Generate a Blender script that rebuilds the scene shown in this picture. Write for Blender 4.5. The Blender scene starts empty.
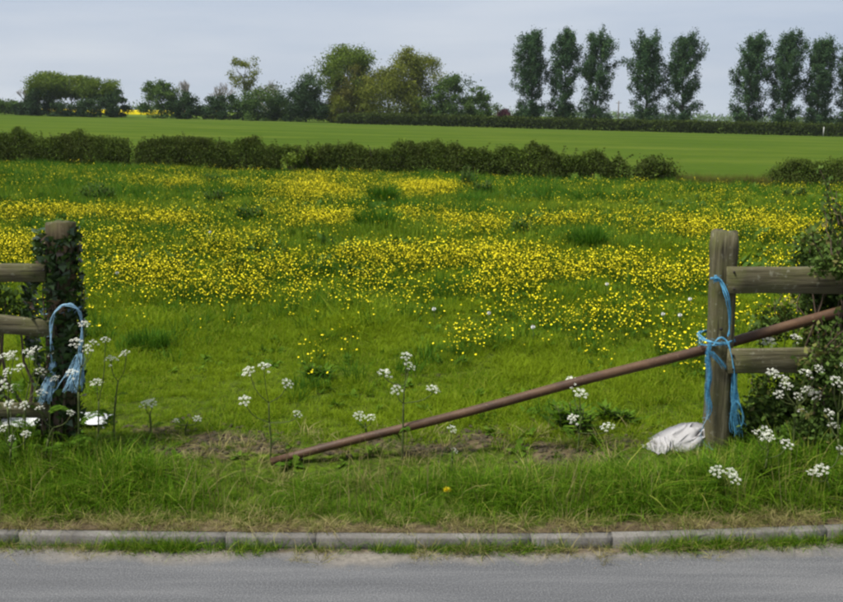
import bpy, math, random
import numpy as np
from mathutils import Vector, noise as mnoise

random.seed(7)
RNG = np.random.default_rng(11)
SC = bpy.context.scene
COL = SC.collection

# ------------------------------------------------------------------ camera
H, F, CX, CY = 1.737, 950.0, 421.5, 301.0          # eye height (m), focal length in photograph pixels
TH = math.atan(189.0 / 950.0)                       # looking slightly down
cam_d = bpy.data.cameras.new('camera'); cam = bpy.data.objects.new('camera', cam_d); COL.objects.link(cam)
cam.location = (0, 0, H); cam.rotation_euler = (math.pi / 2 - TH, 0, 0)
cam_d.sensor_width = 36.0; cam_d.lens = 36.0 * F / 843.0
cam_d.clip_start = 0.05; cam_d.clip_end = 8000
SC.camera = cam

# ------------------------------------------------------------------ sky, sun, exposure
SUN_EL, SUN_AZ = math.radians(60), math.radians(-115)     # high, to the left of the camera and a little behind it; veiled by thin cloud
world = bpy.data.worlds.new('World'); SC.world = world; world.use_nodes = True
def build_world():
    nt = world.node_tree; nt.nodes.clear(); N = nt.nodes.new; L = nt.links.new
    out = N('ShaderNodeOutputWorld'); bg = N('ShaderNodeBackground'); bg.inputs[1].default_value = 0.1
    sky = N('ShaderNodeTexSky'); sky.sky_type = 'NISHITA'; sky.sun_disc = False
    sky.sun_elevation = SUN_EL; sky.sun_rotation = SUN_AZ; sky.air_density = 1.2; sky.dust_density = 2.0
    tc = N('ShaderNodeTexCoord'); mp = N('ShaderNodeMapping'); mp.inputs['Scale'].default_value = (1.3, 1.3, 9.0)
    mp.inputs['Location'].default_value = (0.3, 0.0, 0.35)
    n1 = N('ShaderNodeTexNoise'); n1.inputs['Scale'].default_value = 1.6; n1.inputs['Detail'].default_value = 7; n1.inputs['Roughness'].default_value = 0.52
    L(tc.outputs['Generated'], mp.inputs['Vector']); L(mp.outputs['Vector'], n1.inputs['Vector'])
    r = N('ShaderNodeValToRGB'); L(n1.outputs['Fac'], r.inputs['Fac'])
    r.color_ramp.elements[0].position = 0.33; r.color_ramp.elements[0].color = (0.475, 0.565, 0.735, 1)
    r.color_ramp.elements[1].position = 0.70; r.color_ramp.elements[1].color = (0.720, 0.770, 0.865, 1)
    m10 = N('ShaderNodeVectorMath'); m10.operation = 'SCALE'; m10.inputs['Scale'].default_value = 6.05
    L(r.outputs['Color'], m10.inputs[0])
    mix = N('ShaderNodeMixRGB'); mix.inputs['Fac'].default_value = 0.90
    L(sky.outputs['Color'], mix.inputs['Color1']); L(m10.outputs['Vector'], mix.inputs['Color2'])
    L(mix.outputs['Color'], bg.inputs['Color']); L(bg.outputs[0], out.inputs['Surface'])
build_world()
sun_d = bpy.data.lights.new('sun', 'SUN'); sun_d.energy = 4.6; sun_d.angle = math.radians(12); sun_d.color = (1.0, 0.975, 0.92)
sun = bpy.data.objects.new('sun', sun_d); COL.objects.link(sun)
sdir = Vector((math.sin(SUN_AZ) * math.cos(SUN_EL), math.cos(SUN_AZ) * math.cos(SUN_EL), math.sin(SUN_EL)))
sun.rotation_euler = sdir.to_track_quat('Z', 'Y').to_euler(); sun.location = (-20, 15, 30)
vs = SC.view_settings; vs.view_transform = 'Standard'; vs.look = 'None'; vs.gamma = 1.0; vs.exposure = 0.58; vs.use_curve_mapping = False
SC.render.engine = 'CYCLES'
SC.cycles.max_bounces = 5; SC.cycles.diffuse_bounces = 3; SC.cycles.glossy_bounces = 2; SC.cycles.transmission_bounces = 3; SC.cycles.volume_bounces = 1
SC.cycles.use_denoising = True
SC.cycles.filter_width = 2.4

# ------------------------------------------------------------------ geometry helpers
CT, ST = math.cos(TH), math.sin(TH)
def ray(px, py):
    u, v = px - CX, py - CY
    fw, dn = F * CT - v * ST, F * ST + v * CT
    return u / fw, -dn / fw
def at(px, py, Y):
    rx, rz = ray(px, py); return Vector((rx * Y, Y, H + rz * Y))
def proj(x, y, z):
    d = y * CT - (z - H) * ST; up = y * ST + (z - H) * CT
    d = np.maximum(d, 0.05)
    return CX + F * x / d, CY - F * up / d
def hit_z(px, py, z):
    rx, rz = ray(px, py); Y = (z - H) / rz; return Vector((rx * Y, Y, z))

def tag(o, label=None, cat=None, group=None, kind=None):
    if label: o['label'] = label
    if cat: o['category'] = cat
    if group: o['group'] = group
    if kind: o['kind'] = kind
    return o
def empty(name, loc, label=None, cat=None, group=None, rz=0.0):
    o = bpy.data.objects.new(name, None); COL.objects.link(o); o.location = loc; o.rotation_euler = (0, 0, rz)
    o.empty_display_size = 0.1
    return tag(o, label, cat, group)
def np_mesh(name, V, Fc, mat=None, tint=None, smooth=False, mats=None, midx=None):
    """V (n,3); Fc: (m,k) int array (all faces the same size) or list of such arrays"""
    arrs = Fc if isinstance(Fc, list) else [Fc]
    arrs = [np.asarray(a, dtype=np.int32) for a in arrs if len(a)]
    me = bpy.data.meshes.new(name); V = np.asarray(V, dtype=np.float32)
    me.vertices.add(len(V)); me.vertices.foreach_set('co', V.ravel())
    tot = np.concatenate([np.full(len(a), a.shape[1], np.int32) for a in arrs])
    loops = np.concatenate([a.ravel() for a in arrs])
    me.loops.add(len(loops)); me.loops.foreach_set('vertex_index', loops)
    me.polygons.add(len(tot)); st = np.zeros(len(tot), np.int32); st[1:] = np.cumsum(tot)[:-1]
    me.polygons.foreach_set('loop_start', st); me.polygons.foreach_set('loop_total', tot)
    if smooth: me.polygons.foreach_set('use_smooth', np.ones(len(tot), bool))
    for m in (mats or ([mat] if mat else [])): me.materials.append(m)
    if midx is not None: me.polygons.foreach_set('material_index', np.asarray(midx, np.int32))
    if tint is not None:
        a = me.attributes.new('tint', 'FLOAT', 'POINT'); a.data.foreach_set('value', np.asarray(tint, np.float32))
    me.update(calc_edges=True); me.validate()
    return me
def link(name, me, parent=None, loc=(0, 0, 0)):
    o = bpy.data.objects.new(name, me); COL.objects.link(o); o.location = loc
    if parent: o.parent = parent
    return o

class MB:
    """collects tubes, boxes and lofts; all quads or tris; build() makes ONE mesh object"""
    def __init__(s): s.v, s.q, s.t, s.tint = [], [], [], []
    def vert(s, p, tint=0.5): s.v.append(tuple(p)); s.tint.append(tint); return len(s.v) - 1
    def tube(s, pts, rad, sides=6, tint=0.5, cap=True):
        pts = [Vector(p) for p in pts]
        if not hasattr(rad, '__len__'): rad = [rad] * len(pts)
        rings = []
        up = Vector((0.13, 0.31, 0.94))
        for i, p in enumerate(pts):
            d = (pts[min(i + 1, len(pts) - 1)] - pts[max(i - 1, 0)])
            d = d.normalized() if d.length > 1e-9 else Vector((0, 0, 1))
            a = d.cross(up)
            if a.length < 0.05: a = d.cross(Vector((1, 0, 0)))
            a.normalize(); b = d.cross(a)
            rings.append([s.vert(p + (a * math.cos(k * 2 * math.pi / sides) + b * math.sin(k * 2 * math.pi / sides)) * rad[i], tint) for k in range(sides)])
        for r0, r1 in zip(rings, rings[1:]):
            for k in range(sides): s.q.append((r0[k], r0[(k + 1) % sides], r1[(k + 1) % sides], r1[k]))
        if cap:
            for r in (rings[0][::-1], rings[-1]):
                for k in range(1, sides - 1): s.t.append((r[0], r[k], r[k + 1]))
    def loft(s, rings, tint=0.5, cap=True):
        n = len(rings[0]); R = [[s.vert(p, tint) for p in r] for r in rings]
        for r0, r1 in zip(R, R[1:]):
            for k in range(n): s.q.append((r0[k], r0[(k + 1) % n], r1[(k + 1) % n], r1[k]))
        if cap:
            for r, pts in ((R[0][::-1], rings[0]), (R[-1], rings[-1])):
                c = s.vert(sum((Vector(p) for p in pts), Vector()) / n, tint)
                for k in range(n): s.t.append((c, r[k], r[(k + 1) % n]))
    def leaf(s, base, dirv, side, l, w, tint=0.5):
        base = Vector(base); m = base + dirv * (l * 0.45)
        a, b, c, d = s.vert(base, tint), s.vert(m + side * w * .5, tint), s.vert(base + dirv * l, tint), s.vert(m - side * w * .5, tint)
        s.q.append((a, b, c, d))
    def mesh(s, name, mat, smooth=False):
        f = [np.array(x) for x in (s.q, s.t) if x]
        return np_mesh(name, np.array(s.v), f, mat, s.tint, smooth)
    def build(s, name, mat, parent=None, loc=(0, 0, 0), smooth=False): return link(name, s.mesh(name, mat, smooth), parent, loc)

def leaf_cloud(P, size, tint, rng, aspect=0.6, flat=0.0, dirs=None):
    """P (n,3) centres -> folded rhombic leaves of random direction; returns V, quads, per-vertex tint"""
    n = len(P)
    d = rng.normal(size=(n, 3)) if dirs is None else dirs + 0.6 * rng.normal(size=(n, 3))
    d /= np.linalg.norm(d, axis=1, keepdims=True) + 1e-9
    s = np.cross(d, rng.normal(size=(n, 3)) + flat * np.array([0, 0, 1.0])); s /= np.linalg.norm(s, axis=1, keepdims=True) + 1e-9
    nn = np.cross(d, s)
    L = (size * np.ones(n))[:, None]
    V = np.stack([P - d * L * .5, P + s * L * aspect * .5 + nn * L * .1, P + d * L * .5, P - s * L * aspect * .5 + nn * L * .1], axis=1).reshape(-1, 3)
    Q = np.arange(n * 4).reshape(n, 4)
    return V, Q, np.repeat(tint * np.ones(n), 4)

# ------------------------------------------------------------------ materials
def nmat(name):
    m = bpy.data.materials.new(name); m.use_nodes = True; nt = m.node_tree
    b = nt.nodes['Principled BSDF']; return m, nt, nt.nodes.new, nt.links.new, b
def ramp(nt, fac, stops):
    r = nt.nodes.new('ShaderNodeValToRGB'); e = r.color_ramp.elements
    while len(e) < len(stops): e.new(0.5)
    for el, (p, c) in zip(e, stops): el.position = p; el.color = (*c, 1)
    if fac is not None: nt.links.new(fac, r.inputs['Fac'])
    return r.outputs['Color']
def noise_tex(nt, scale, detail=4, rough=0.55, vec=None, stretch=None, coord='world'):
    n = nt.nodes.new('ShaderNodeTexNoise'); n.inputs['Scale'].default_value = scale; n.inputs['Detail'].default_value = detail; n.inputs['Roughness'].default_value = rough
    if vec is None:
        if coord == 'world': vec = nt.nodes.new('ShaderNodeNewGeometry').outputs['Position']
        else: vec = nt.nodes.new('ShaderNodeTexCoord').outputs['Object']
    if stretch:
        mp = nt.nodes.new('ShaderNodeMapping'); mp.inputs['Scale'].default_value = stretch; nt.links.new(vec, mp.inputs['Vector']); vec = mp.outputs['Vector']
    nt.links.new(vec, n.inputs['Vector']); return n.outputs['Fac']
def mixc(nt, fac, a, b, mode='MIX'):
    m = nt.nodes.new('ShaderNodeMixRGB'); m.blend_type = mode
    for i, x in ((0, fac), (1, a), (2, b)):
        if isinstance(x, (int, float)): m.inputs[i].default_value = x
        elif isinstance(x, tuple): m.inputs[i].default_value = (*x, 1)
        else: nt.links.new(x, m.inputs[i])
    return m.outputs[0]
def attr(nt, name='tint'):
    a = nt.nodes.new('ShaderNodeAttribute'); a.attribute_name = name; return a.outputs['Fac']
def math_n(nt, op, a, b=0.0, clamp=False):
    m = nt.nodes.new('ShaderNodeMath'); m.operation = op; m.use_clamp = clamp
    for i, x in ((0, a), (1, b)):
        if isinstance(x, (int, float)): m.inputs[i].default_value = x
        else: nt.links.new(x, m.inputs[i])
    return m.outputs[0]
def bump(nt, b, h, strength=0.5, dist=0.02):
    n = nt.nodes.new('ShaderNodeBump'); n.inputs['Strength'].default_value = strength; n.inputs['Distance'].default_value = dist
    nt.links.new(h, n.inputs['Height']); nt.links.new(n.outputs['Normal'], b.inputs['Normal'])
def foliage_mat(name, stops, trans=0.28, rough=0.6, patch=None, patch_col=None, spec=0.03):
    """leaf colour from the per-leaf tint; thin leaves let some light through"""
    m, nt, N, L, b = nmat(name)
    col = ramp(nt, attr(nt), stops)
    if patch: col = mixc(nt, ramp(nt, noise_tex(nt, patch, 3), [(0.40, (0, 0, 0)), (0.66, (1, 1, 1))]), col, patch_col)
    L(col, b.inputs['Base Color']); b.inputs['Roughness'].default_value = rough; b.inputs['Specular IOR Level'].default_value = spec
    t = N('ShaderNodeBsdfTranslucent'); L(mixc(nt, 1.0, col, (1.0, 1.0, 0.55), 'MULTIPLY'), t.inputs['Color'])
    mx = N('ShaderNodeMixShader'); mx.inputs['Fac'].default_value = trans
    L(b.outputs[0], mx.inputs[1]); L(t.outputs[0], mx.inputs[2]); L(mx.outputs[0], nt.nodes['Material Output'].inputs['Surface'])
    return m
def plain_mat(name, stops, scale=20, detail=5, rough=0.8, stretch=None, coord='obj', bs=0.3, bd=0.005, spec=0.3):
    m, nt, N, L, b = nmat(name)
    n = noise_tex(nt, scale, detail, 0.6, None, stretch, coord)
    L(ramp(nt, n, stops), b.inputs['Base Color']); b.inputs['Roughness'].default_value = rough; b.inputs['Specular IOR Level'].default_value = spec
    if bs: bump(nt, b, n, bs, bd)
    return m
M = {}
GR_D, GR_M, GR_L, GR_Y = (0.034, 0.080, 0.006), (0.124, 0.206, 0.008), (0.182, 0.262, 0.011), (0.20, 0.23, 0.03)
M['grass_long'] = foliage_mat('grass_long', [(0, GR_D), (.4, (0.080, 0.173, 0.009)), (.8, (0.144, 0.255, 0.014)), (1, (0.319, 0.332, 0.066))], .40)
M['grass_short'] = foliage_mat('grass_short', [(0, (0.075, 0.146, 0.007)), (.45, GR_M), (.85, GR_L), (1, (0.302, 0.314, 0.044))], .42, patch=0.9, patch_col=(0.194, 0.266, 0.012))
M['grass_far'] = foliage_mat('grass_far', [(0, (0.091, 0.150, 0.010)), (.5, (0.144, 0.221, 0.014)), (1, (0.243, 0.302, 0.026))], .40, patch=0.35, patch_col=(0.107, 0.179, 0.014))
M['tussock'] = foliage_mat('tussock', [(0, (0.026, 0.076, 0.006)), (.6, (0.046, 0.124, 0.010)), (1, (0.087, 0.182, 0.018))], .32)
M['straw'] = foliage_mat('straw', [(0, (0.115, 0.115, 0.030)), (.6, (0.21, 0.185, 0.065)), (1, (0.34, 0.29, 0.13))], .2)
M['weed'] = foliage_mat('weed_leaf', [(0, (0.034, 0.074, 0.007)), (.6, (0.062, 0.126, 0.010)), (1, (0.105, 0.180, 0.016))], .3, .7)
M['dock'] = foliage_mat('dock_leaf', [(0, (0.022, 0.050, 0.009)), (.6, (0.040, 0.085, 0.013)), (1, (0.075, 0.131, 0.020))], .25, .7)
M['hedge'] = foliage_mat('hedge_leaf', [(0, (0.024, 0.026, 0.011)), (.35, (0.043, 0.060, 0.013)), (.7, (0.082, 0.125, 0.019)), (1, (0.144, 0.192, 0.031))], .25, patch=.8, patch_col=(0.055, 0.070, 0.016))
M['hedge_far'] = foliage_mat('hedge_far_leaf', [(0, (0.022, 0.031, 0.008)), (.5, (0.041, 0.060, 0.013)), (1, (0.072, 0.102, 0.018))], .2)
M['poplar'] = foliage_mat('poplar_leaf', [(0, (0.025, 0.052, 0.025)), (.5, (0.048, 0.094, 0.041)), (1, (0.098, 0.155, 0.057))], .25)
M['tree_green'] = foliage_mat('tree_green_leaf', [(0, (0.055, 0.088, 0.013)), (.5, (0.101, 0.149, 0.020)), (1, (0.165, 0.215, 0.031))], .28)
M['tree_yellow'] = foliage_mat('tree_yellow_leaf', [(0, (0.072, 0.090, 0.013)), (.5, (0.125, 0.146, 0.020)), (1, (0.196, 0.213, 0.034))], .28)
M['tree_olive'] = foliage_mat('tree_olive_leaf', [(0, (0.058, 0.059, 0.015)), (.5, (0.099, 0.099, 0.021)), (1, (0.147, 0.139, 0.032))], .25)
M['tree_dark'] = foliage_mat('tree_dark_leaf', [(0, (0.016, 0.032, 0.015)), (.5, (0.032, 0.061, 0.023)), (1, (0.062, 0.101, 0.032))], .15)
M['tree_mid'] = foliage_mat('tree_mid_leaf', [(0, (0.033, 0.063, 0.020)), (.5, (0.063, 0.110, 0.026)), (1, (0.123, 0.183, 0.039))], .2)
M['purple'] = foliage_mat('purple_leaf', [(0, (0.030, 0.012, 0.018)), (.5, (0.060, 0.022, 0.032)), (1, (0.105, 0.045, 0.060))], .2)
M['ivy'] = foliage_mat('ivy_leaf', [(0, (0.013, 0.028, 0.008)), (.5, (0.026, 0.056, 0.012)), (.85, (0.055, 0.105, 0.020)), (1, (0.13, 0.085, 0.05))], .12, .38, spec=.5)
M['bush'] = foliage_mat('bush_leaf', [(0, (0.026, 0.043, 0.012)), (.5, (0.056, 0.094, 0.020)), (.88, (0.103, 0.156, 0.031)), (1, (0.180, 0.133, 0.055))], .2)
M['bark'] = plain_mat('bark', [(.3, (0.03, 0.026, 0.020)), (.7, (0.085, 0.075, 0.058))], 6, stretch=(1, 1, .3), bd=.03)
M['bare_bark'] = plain_mat('bare_bark', [(.3, (0.20, 0.18, 0.165)), (.7, (0.30, 0.275, 0.25))], 6, bs=0)
M['twig'] = plain_mat('twig', [(.3, (0.050, 0.034, 0.022)), (.7, (0.115, 0.080, 0.052))], 12, bs=0)
M['stem'] = plain_mat('stem_green', [(.3, (0.040, 0.052, 0.012)), (.7, (0.085, 0.110, 0.024))], 30, bs=0)
M['floret'] = plain_mat('white_floret', [(.3, (0.528, 0.528, 0.414)), (.7, (0.651, 0.651, 0.563))], 60, bs=0, rough=.7)
M['buttercup'] = plain_mat('buttercup_petal', [(.25, (0.58, 0.47, 0.008)), (.5, (0.82, 0.69, 0.010)), (.75, (0.92, 0.80, 0.020))], 24, bs=0, rough=.5, spec=.15, coord='world')
M['dandelion'] = plain_mat('dandelion_petal', [(.3, (0.82, 0.62, 0.005)), (.7, (0.92, 0.74, 0.01))], 40, bs=0, rough=.6)
M['clock'] = plain_mat('dandelion_down', [(.3, (0.62, 0.62, 0.56)), (.7, (0.78, 0.78, 0.73))], 40, bs=0)
M['rape'] = foliage_mat('rape_flower', [(0, (0.55, 0.44, 0.010)), (.7, (0.72, 0.58, 0.012)), (1, (0.50, 0.48, 0.03))], .15)
M['soil'] = plain_mat('soil', [(.25, (0.034, 0.026, 0.013)), (.55, (0.074, 0.058, 0.030)), (.8, (0.130, 0.104, 0.056))], 16, bs=.6, bd=.02)
M['grit'] = plain_mat('grit', [(.3, (0.12, 0.105, 0.085)), (.7, (0.30, 0.27, 0.23))], 2, bs=0, coord='world')
M['nail'] = plain_mat('dark_iron', [(.3, (0.012, 0.010, 0.009)), (.7, (0.03, 0.022, 0.018))], 40, bs=0)
M['twine'] = plain_mat('blue_twine', [(.3, (0.030, 0.150, 0.27)), (.5, (0.075, 0.27, 0.42)), (.7, (0.15, 0.38, 0.53))], 90, rough=.5, bs=0)
M['twine_pale'] = plain_mat('faded_blue_twine', [(.3, (0.12, 0.26, 0.38)), (.7, (0.30, 0.46, 0.56))], 90, rough=.55, bs=0)
M['sack'] = plain_mat('woven_sack', [(.3, (0.245, 0.234, 0.223)), (.6, (0.324, 0.313, 0.310)), (.85, (0.389, 0.382, 0.374))], 9, rough=.55, bs=.25, bd=.004)
M['sheet'] = plain_mat('white_plastic', [(.3, (0.465, 0.473, 0.465)), (.7, (0.600, 0.608, 0.600))], 9, rough=.4, bs=.2, bd=.004)
M['pole_wood'] = plain_mat('pole_wood', [(.3, (0.09, 0.075, 0.06)), (.7, (0.15, 0.13, 0.11))], 3, bs=0)
M['stake_white'] = plain_mat('white_paint', [(.3, (0.30, 0.30, 0.27)), (.7, (0.42, 0.42, 0.38))], 3, bs=0)

def wood_mat(name, axis, tones):
    """weathered timber: grain along one axis, green algae bloom, lichen spots, dark checks"""
    m, nt, N, L, b = nmat(name)
    st = [9, 9, 9]; st[axis] = 0.7
    g = noise_tex(nt, 6, 7, .65, None, tuple(st), 'obj')
    c = ramp(nt, g, [(.30, tones[0]), (.5, tones[1]), (.72, tones[2])])
    al = noise_tex(nt, 7, 4, .6, None, None, 'obj')
    c = mixc(nt, ramp(nt, al, [(.45, (0, 0, 0)), (.68, (.65, .65, .65))]), c, (0.072, 0.078, 0.020))
    li = noise_tex(nt, 34, 3, .6, None, None, 'obj')
    c = mixc(nt, ramp(nt, li, [(.60, (0, 0, 0)), (.70, (.7, .7, .7))]), c, (0.18, 0.175, 0.12))
    st2 = [40, 40, 40]; st2[axis] = 1.6
    ck = noise_tex(nt, 2.2, 3, .5, None, tuple(st2), 'obj')
    c = mixc(nt, ramp(nt, ck, [(.30, (.85, .85, .85)), (.40, (0, 0, 0))]), c, (0.022, 0.018, 0.012))
    L(c, b.inputs['Base Color']); b.inputs['Roughness'].default_value = .88; b.inputs['Specular IOR Level'].default_value = .15
    bump(nt, b, math_n(nt, 'ADD', g, math_n(nt, 'MULTIPLY', ck, .8)), .6, .006)
    return m
TONES = ((0.042, 0.036, 0.019), (0.084, 0.074, 0.040), (0.140, 0.124, 0.078))
M['post_wood'] = wood_mat('post_wood', 2, TONES)
M['post_dark'] = wood_mat('post_dark', 2, ((0.026, 0.019, 0.010), (0.055, 0.042, 0.022), (0.095, 0.076, 0.042)))
M['rail_wood'] = wood_mat('rail_wood', 0, TONES)

def rust_mat():
    m, nt, N, L, b = nmat('rusty_steel')
    n = noise_tex(nt, 14, 6, .65, None, (.35, 1, 1), 'obj')
    c = ramp(nt, n, [(.28, (0.030, 0.014, 0.006)), (.5, (0.066, 0.031, 0.012)), (.75, (0.112, 0.060, 0.025))])
    n2 = noise_tex(nt, 70, 3, .6, None, None, 'obj')
    c = mixc(nt, ramp(nt, n2, [(.58, (0, 0, 0)), (.72, (.6, .6, .6))]), c, (0.14, 0.085, 0.045))
    L(c, b.inputs['Base Color']); b.inputs['Roughness'].default_value = .62; b.inputs['Specular IOR Level'].default_value = .4
    bump(nt, b, n2, .35, .002); return m
M['rust'] = rust_mat()

def kerb_mat():
    m, nt, N, L, b = nmat('kerb_concrete')
    n = noise_tex(nt, 7, 6, .65); f = noise_tex(nt, 120, 3, .6)
    c = ramp(nt, n, [(.3, (0.095, 0.088, 0.078)), (.55, (0.150, 0.140, 0.125)), (.8, (0.230, 0.215, 0.190))])
    c = mixc(nt, ramp(nt, f, [(.40, (.55, .55, .55)), (.60, (0, 0, 0))]), c, (0.075, 0.066, 0.054))
    sp = N('ShaderNodeSeparateXYZ'); L(N('ShaderNodeNewGeometry').outputs['Position'], sp.inputs[0])
    # road dirt on the lower face of the stone, ragged edge
    lo = math_n(nt, 'ADD', math_n(nt, 'MULTIPLY', math_n(nt, 'ADD', sp.outputs['Z'], .165), 16.0), math_n(nt, 'MULTIPLY', noise_tex(nt, 11, 4), 1.2))
    c = mixc(nt, ramp(nt, lo, [(.75, (.75, .75, .75)), (1.0 - .0, (0, 0, 0))]), c, (0.050, 0.043, 0.032))
    L(c, b.inputs['Base Color']); b.inputs['Roughness'].default_value = .92; bump(nt, b, f, .5, .003); return m
M['kerb'] = kerb_mat()

# ------------------------------------------------------------------ terrain
KP = [(-150, 531), (0, 534), (250, 537), (550, 538.5), (690, 535), (843, 529), (1000, 522)]
ROAD_Z, KERB_Z = -0.155, -0.10
KPW = [hit_z(px, py, KERB_Z) for px, py in KP]
KX = np.array([-14.0] + [p.x for p in KPW] + [14.0]); KYY = np.array([KPW[0].y + .02] + [p.y for p in KPW] + [KPW[-1].y + .1])
def kerb_y(x):                                       # smoothed kerb line, front edge of the stones
    x = np.asarray(x, float); return sum(np.interp(x + o, KX, KYY) for o in (-.4, -.2, 0, .2, .4)) / 5
P_H0, P_H1 = at(0, 166, 38), at(843, 194, 30)        # hedge line across the meadow
P_F0, P_F1 = at(0, 115, 176), at(843, 137, 142)      # far edge of the crop field
def lin(x, a, b, k): return a[k] + (b[k] - a[k]) * np.clip((x - a.x) / (b.x - a.x), -1.5, 2.5)
def terrain(x, y):
    x = np.asarray(x, float); y = np.asarray(y, float)
    ky = kerb_y(x) + .048
    yh, zh, yf, zf = lin(x, P_H0, P_H1, 1), lin(x, P_H0, P_H1, 2), lin(x, P_F0, P_F1, 1), lin(x, P_F0, P_F1, 2)
    z = np.where(y < 4.72, KERB_Z * (1 - np.clip((y - ky) / np.maximum(4.72 - ky, .1), 0, 1)) + .006 * np.clip(1 - np.abs(y - ky - .03) / .06, 0, 1), 0.0)
    s = np.clip((y - 8.5) / (yh - 8.5), 0, 1); z = np.where(y >= 8.5, zh * s * s * (1.6 - .6 * s), z)
    s = (y - yh) / (yf - yh); z = np.where(y >= yh, zh + (zf - zh) * s, z)
    s = np.clip((y - yf) / 300.0, 0, 1); z = np.where(y >= yf, zf + (1.1 - .004 * x - .024 * np.maximum(x + 30, 0) - zf) * s, z)     # the far country falls gently to the right
    amp = np.clip((y - 4.6) / 2.0, 0, 1) * np.where(y < yh, 1.0, .5) * np.clip(3 - y / 100.0, 0, 1)
    z = z + amp * (.025 * np.sin(x * 1.9 + .7 * y) * np.sin(y * 1.3 - .5 * x + 1) + .018 * np.sin(x * 4.3 - 1.1 * y + 2) * np.sin(y * 3.1 + .8 * x))
    return z
def gz(x, y): return float(terrain(x, y))
def ground(px, py):
    """the point of the ground that pixel (px, py) of the photograph shows"""
    rx, rz = ray(px, py); Y = 4.25; lo = Y
    while Y < 2000:
        if H + rz * Y <= gz(rx * Y, Y): break
        lo = Y; Y *= 1.02
    for _ in range(20):
        m = .5 * (lo + Y)
        if H + rz * m <= gz(rx * m, m): Y = m
        else: lo = m
    return Vector((rx * Y, Y, gz(rx * Y, Y)))

def ground_mat():
    m, nt, N, L, b = nmat('meadow_turf')
    n = noise_tex(nt, 1.3, 5); f = noise_tex(nt, 22, 5, .7)
    c = ramp(nt, n, [(.3, (0.058, 0.098, 0.008)), (.6, (0.084, 0.128, 0.010)), (.8, (0.105, 0.140, 0.016))])
    c = mixc(nt, ramp(nt, f, [(.42, (.8, .8, .8)), (.62, (0, 0, 0))]), c, (0.030, 0.034, 0.012))
    d = attr(nt, 'tint')                              # worn earth of the gateway and under the verge
    dn = math_n(nt, 'ADD', d, math_n(nt, 'MULTIPLY', math_n(nt, 'SUBTRACT', noise_tex(nt, 9, 5, .65), .5), 1.3))
    soil = ramp(nt, f, [(.3, (0.040, 0.030, 0.018)), (.55, (0.105, 0.080, 0.046)), (.75, (0.185, 0.150, 0.092))])
    c = mixc(nt, ramp(nt, dn, [(.42, (0, 0, 0)), (.62, (1, 1, 1))]), c, soil)
    L(c, b.inputs['Base Color']); b.inputs['Roughness'].default_value = 1.0; b.inputs['Specular IOR Level'].default_value = 0
    bump(nt, b, f, .8, .03); return m
M['turf'] = ground_mat()
def crop_mat():
    m, nt, N, L, b = nmat('young_crop')
    n = noise_tex(nt, .035, 5, .55, None, (1, 3.2, 1)); f = noise_tex(nt, 1.4, 5, .7, None, (.6, 1.6, 1))
    c = ramp(nt, n, [(.32, (0.042, 0.074, 0.010)), (.55, (0.054, 0.088, 0.012)), (.75, (0.068, 0.098, 0.014))])
    c = mixc(nt, ramp(nt, f, [(.3, (.55, .55, .55)), (.6, (0, 0, 0))]), c, (0.034, 0.060, 0.009))
    pt = noise_tex(nt, .11, 6, .65, None, (.5, 1.5, 1)); c = mixc(nt, ramp(nt, pt, [(.45, (0, 0, 0)), (.7, (.6, .6, .6))]), c, (0.096, 0.120, 0.018))
    L(c, b.inputs['Base Color']); b.inputs['Roughness'].default_value = 1.0; b.inputs['Specular IOR Level'].default_value = 0
    bump(nt, b, f, .6, .12); return m
M['crop'] = crop_mat()
def land_mat():
    m, nt, N, L, b = nmat('distant_land')
    n = noise_tex(nt, .006, 4, .55, None, (1, 2, 1))
    L(ramp(nt, n, [(.35, (0.045, 0.075, 0.015)), (.55, (0.085, 0.125, 0.02)), (.7, (0.10, 0.105, 0.04))]), b.inputs['Base Color']); b.inputs['Roughness'].default_value = 1; b.inputs['Specular IOR Level'].default_value = 0
    return m
M['land'] = land_mat()

T_AX = np.concatenate([np.linspace(-1.3, -.5, 16, endpoint=False), np.linspace(-.5, .5, 150), np.linspace(.5, 1.3, 17)[1:]])
def solve_y(t, line):                                # distance at which fan line t meets a boundary line
    y = np.full_like(t, 30.0)
    for _ in range(60): y = .5 * y + .5 * lin(t * (y + 3), line[0], line[1], 1)
    return y
Y_K = np.full_like(T_AX, 4.2)
for _ in range(40): Y_K = kerb_y(T_AX * (Y_K + 3)) + .046
Y_HL, Y_FL = solve_y(T_AX, (P_H0, P_H1)), solve_y(T_AX, (P_F0, P_F1))
DIRT = [(158, 432, 30, 7, .95), (140, 444, 18, 6, .8), (228, 442, 60, 12, 1.0), (196, 451, 45, 10, 1.0), (262, 448, 45, 8, .8), (330, 452, 30, 6, .6), (385, 443, 40, 7, .8), (430, 449, 44, 9, 1.0), (480, 440, 45, 10, 1.0), (568, 456, 46, 11, 1.0), (545, 446, 40, 7, .8), (622, 442, 34, 8, .8), (190, 420, 20, 4, .5), (335, 374, 20, 3, .6), (430, 375, 26, 3, .4)]
def blob_sum(px, py, blobs):
    s = np.zeros_like(px)
    for cx, cy, sx, sy, w in blobs: s = np.maximum(s, w * np.exp(-((px - cx) / sx) ** 2 - ((py - cy) / sy) ** 2))
    return s
def dirt_at(x, y):
    px, py = proj(x, y, terrain(x, y)); return blob_sum(px, py, DIRT)
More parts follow.
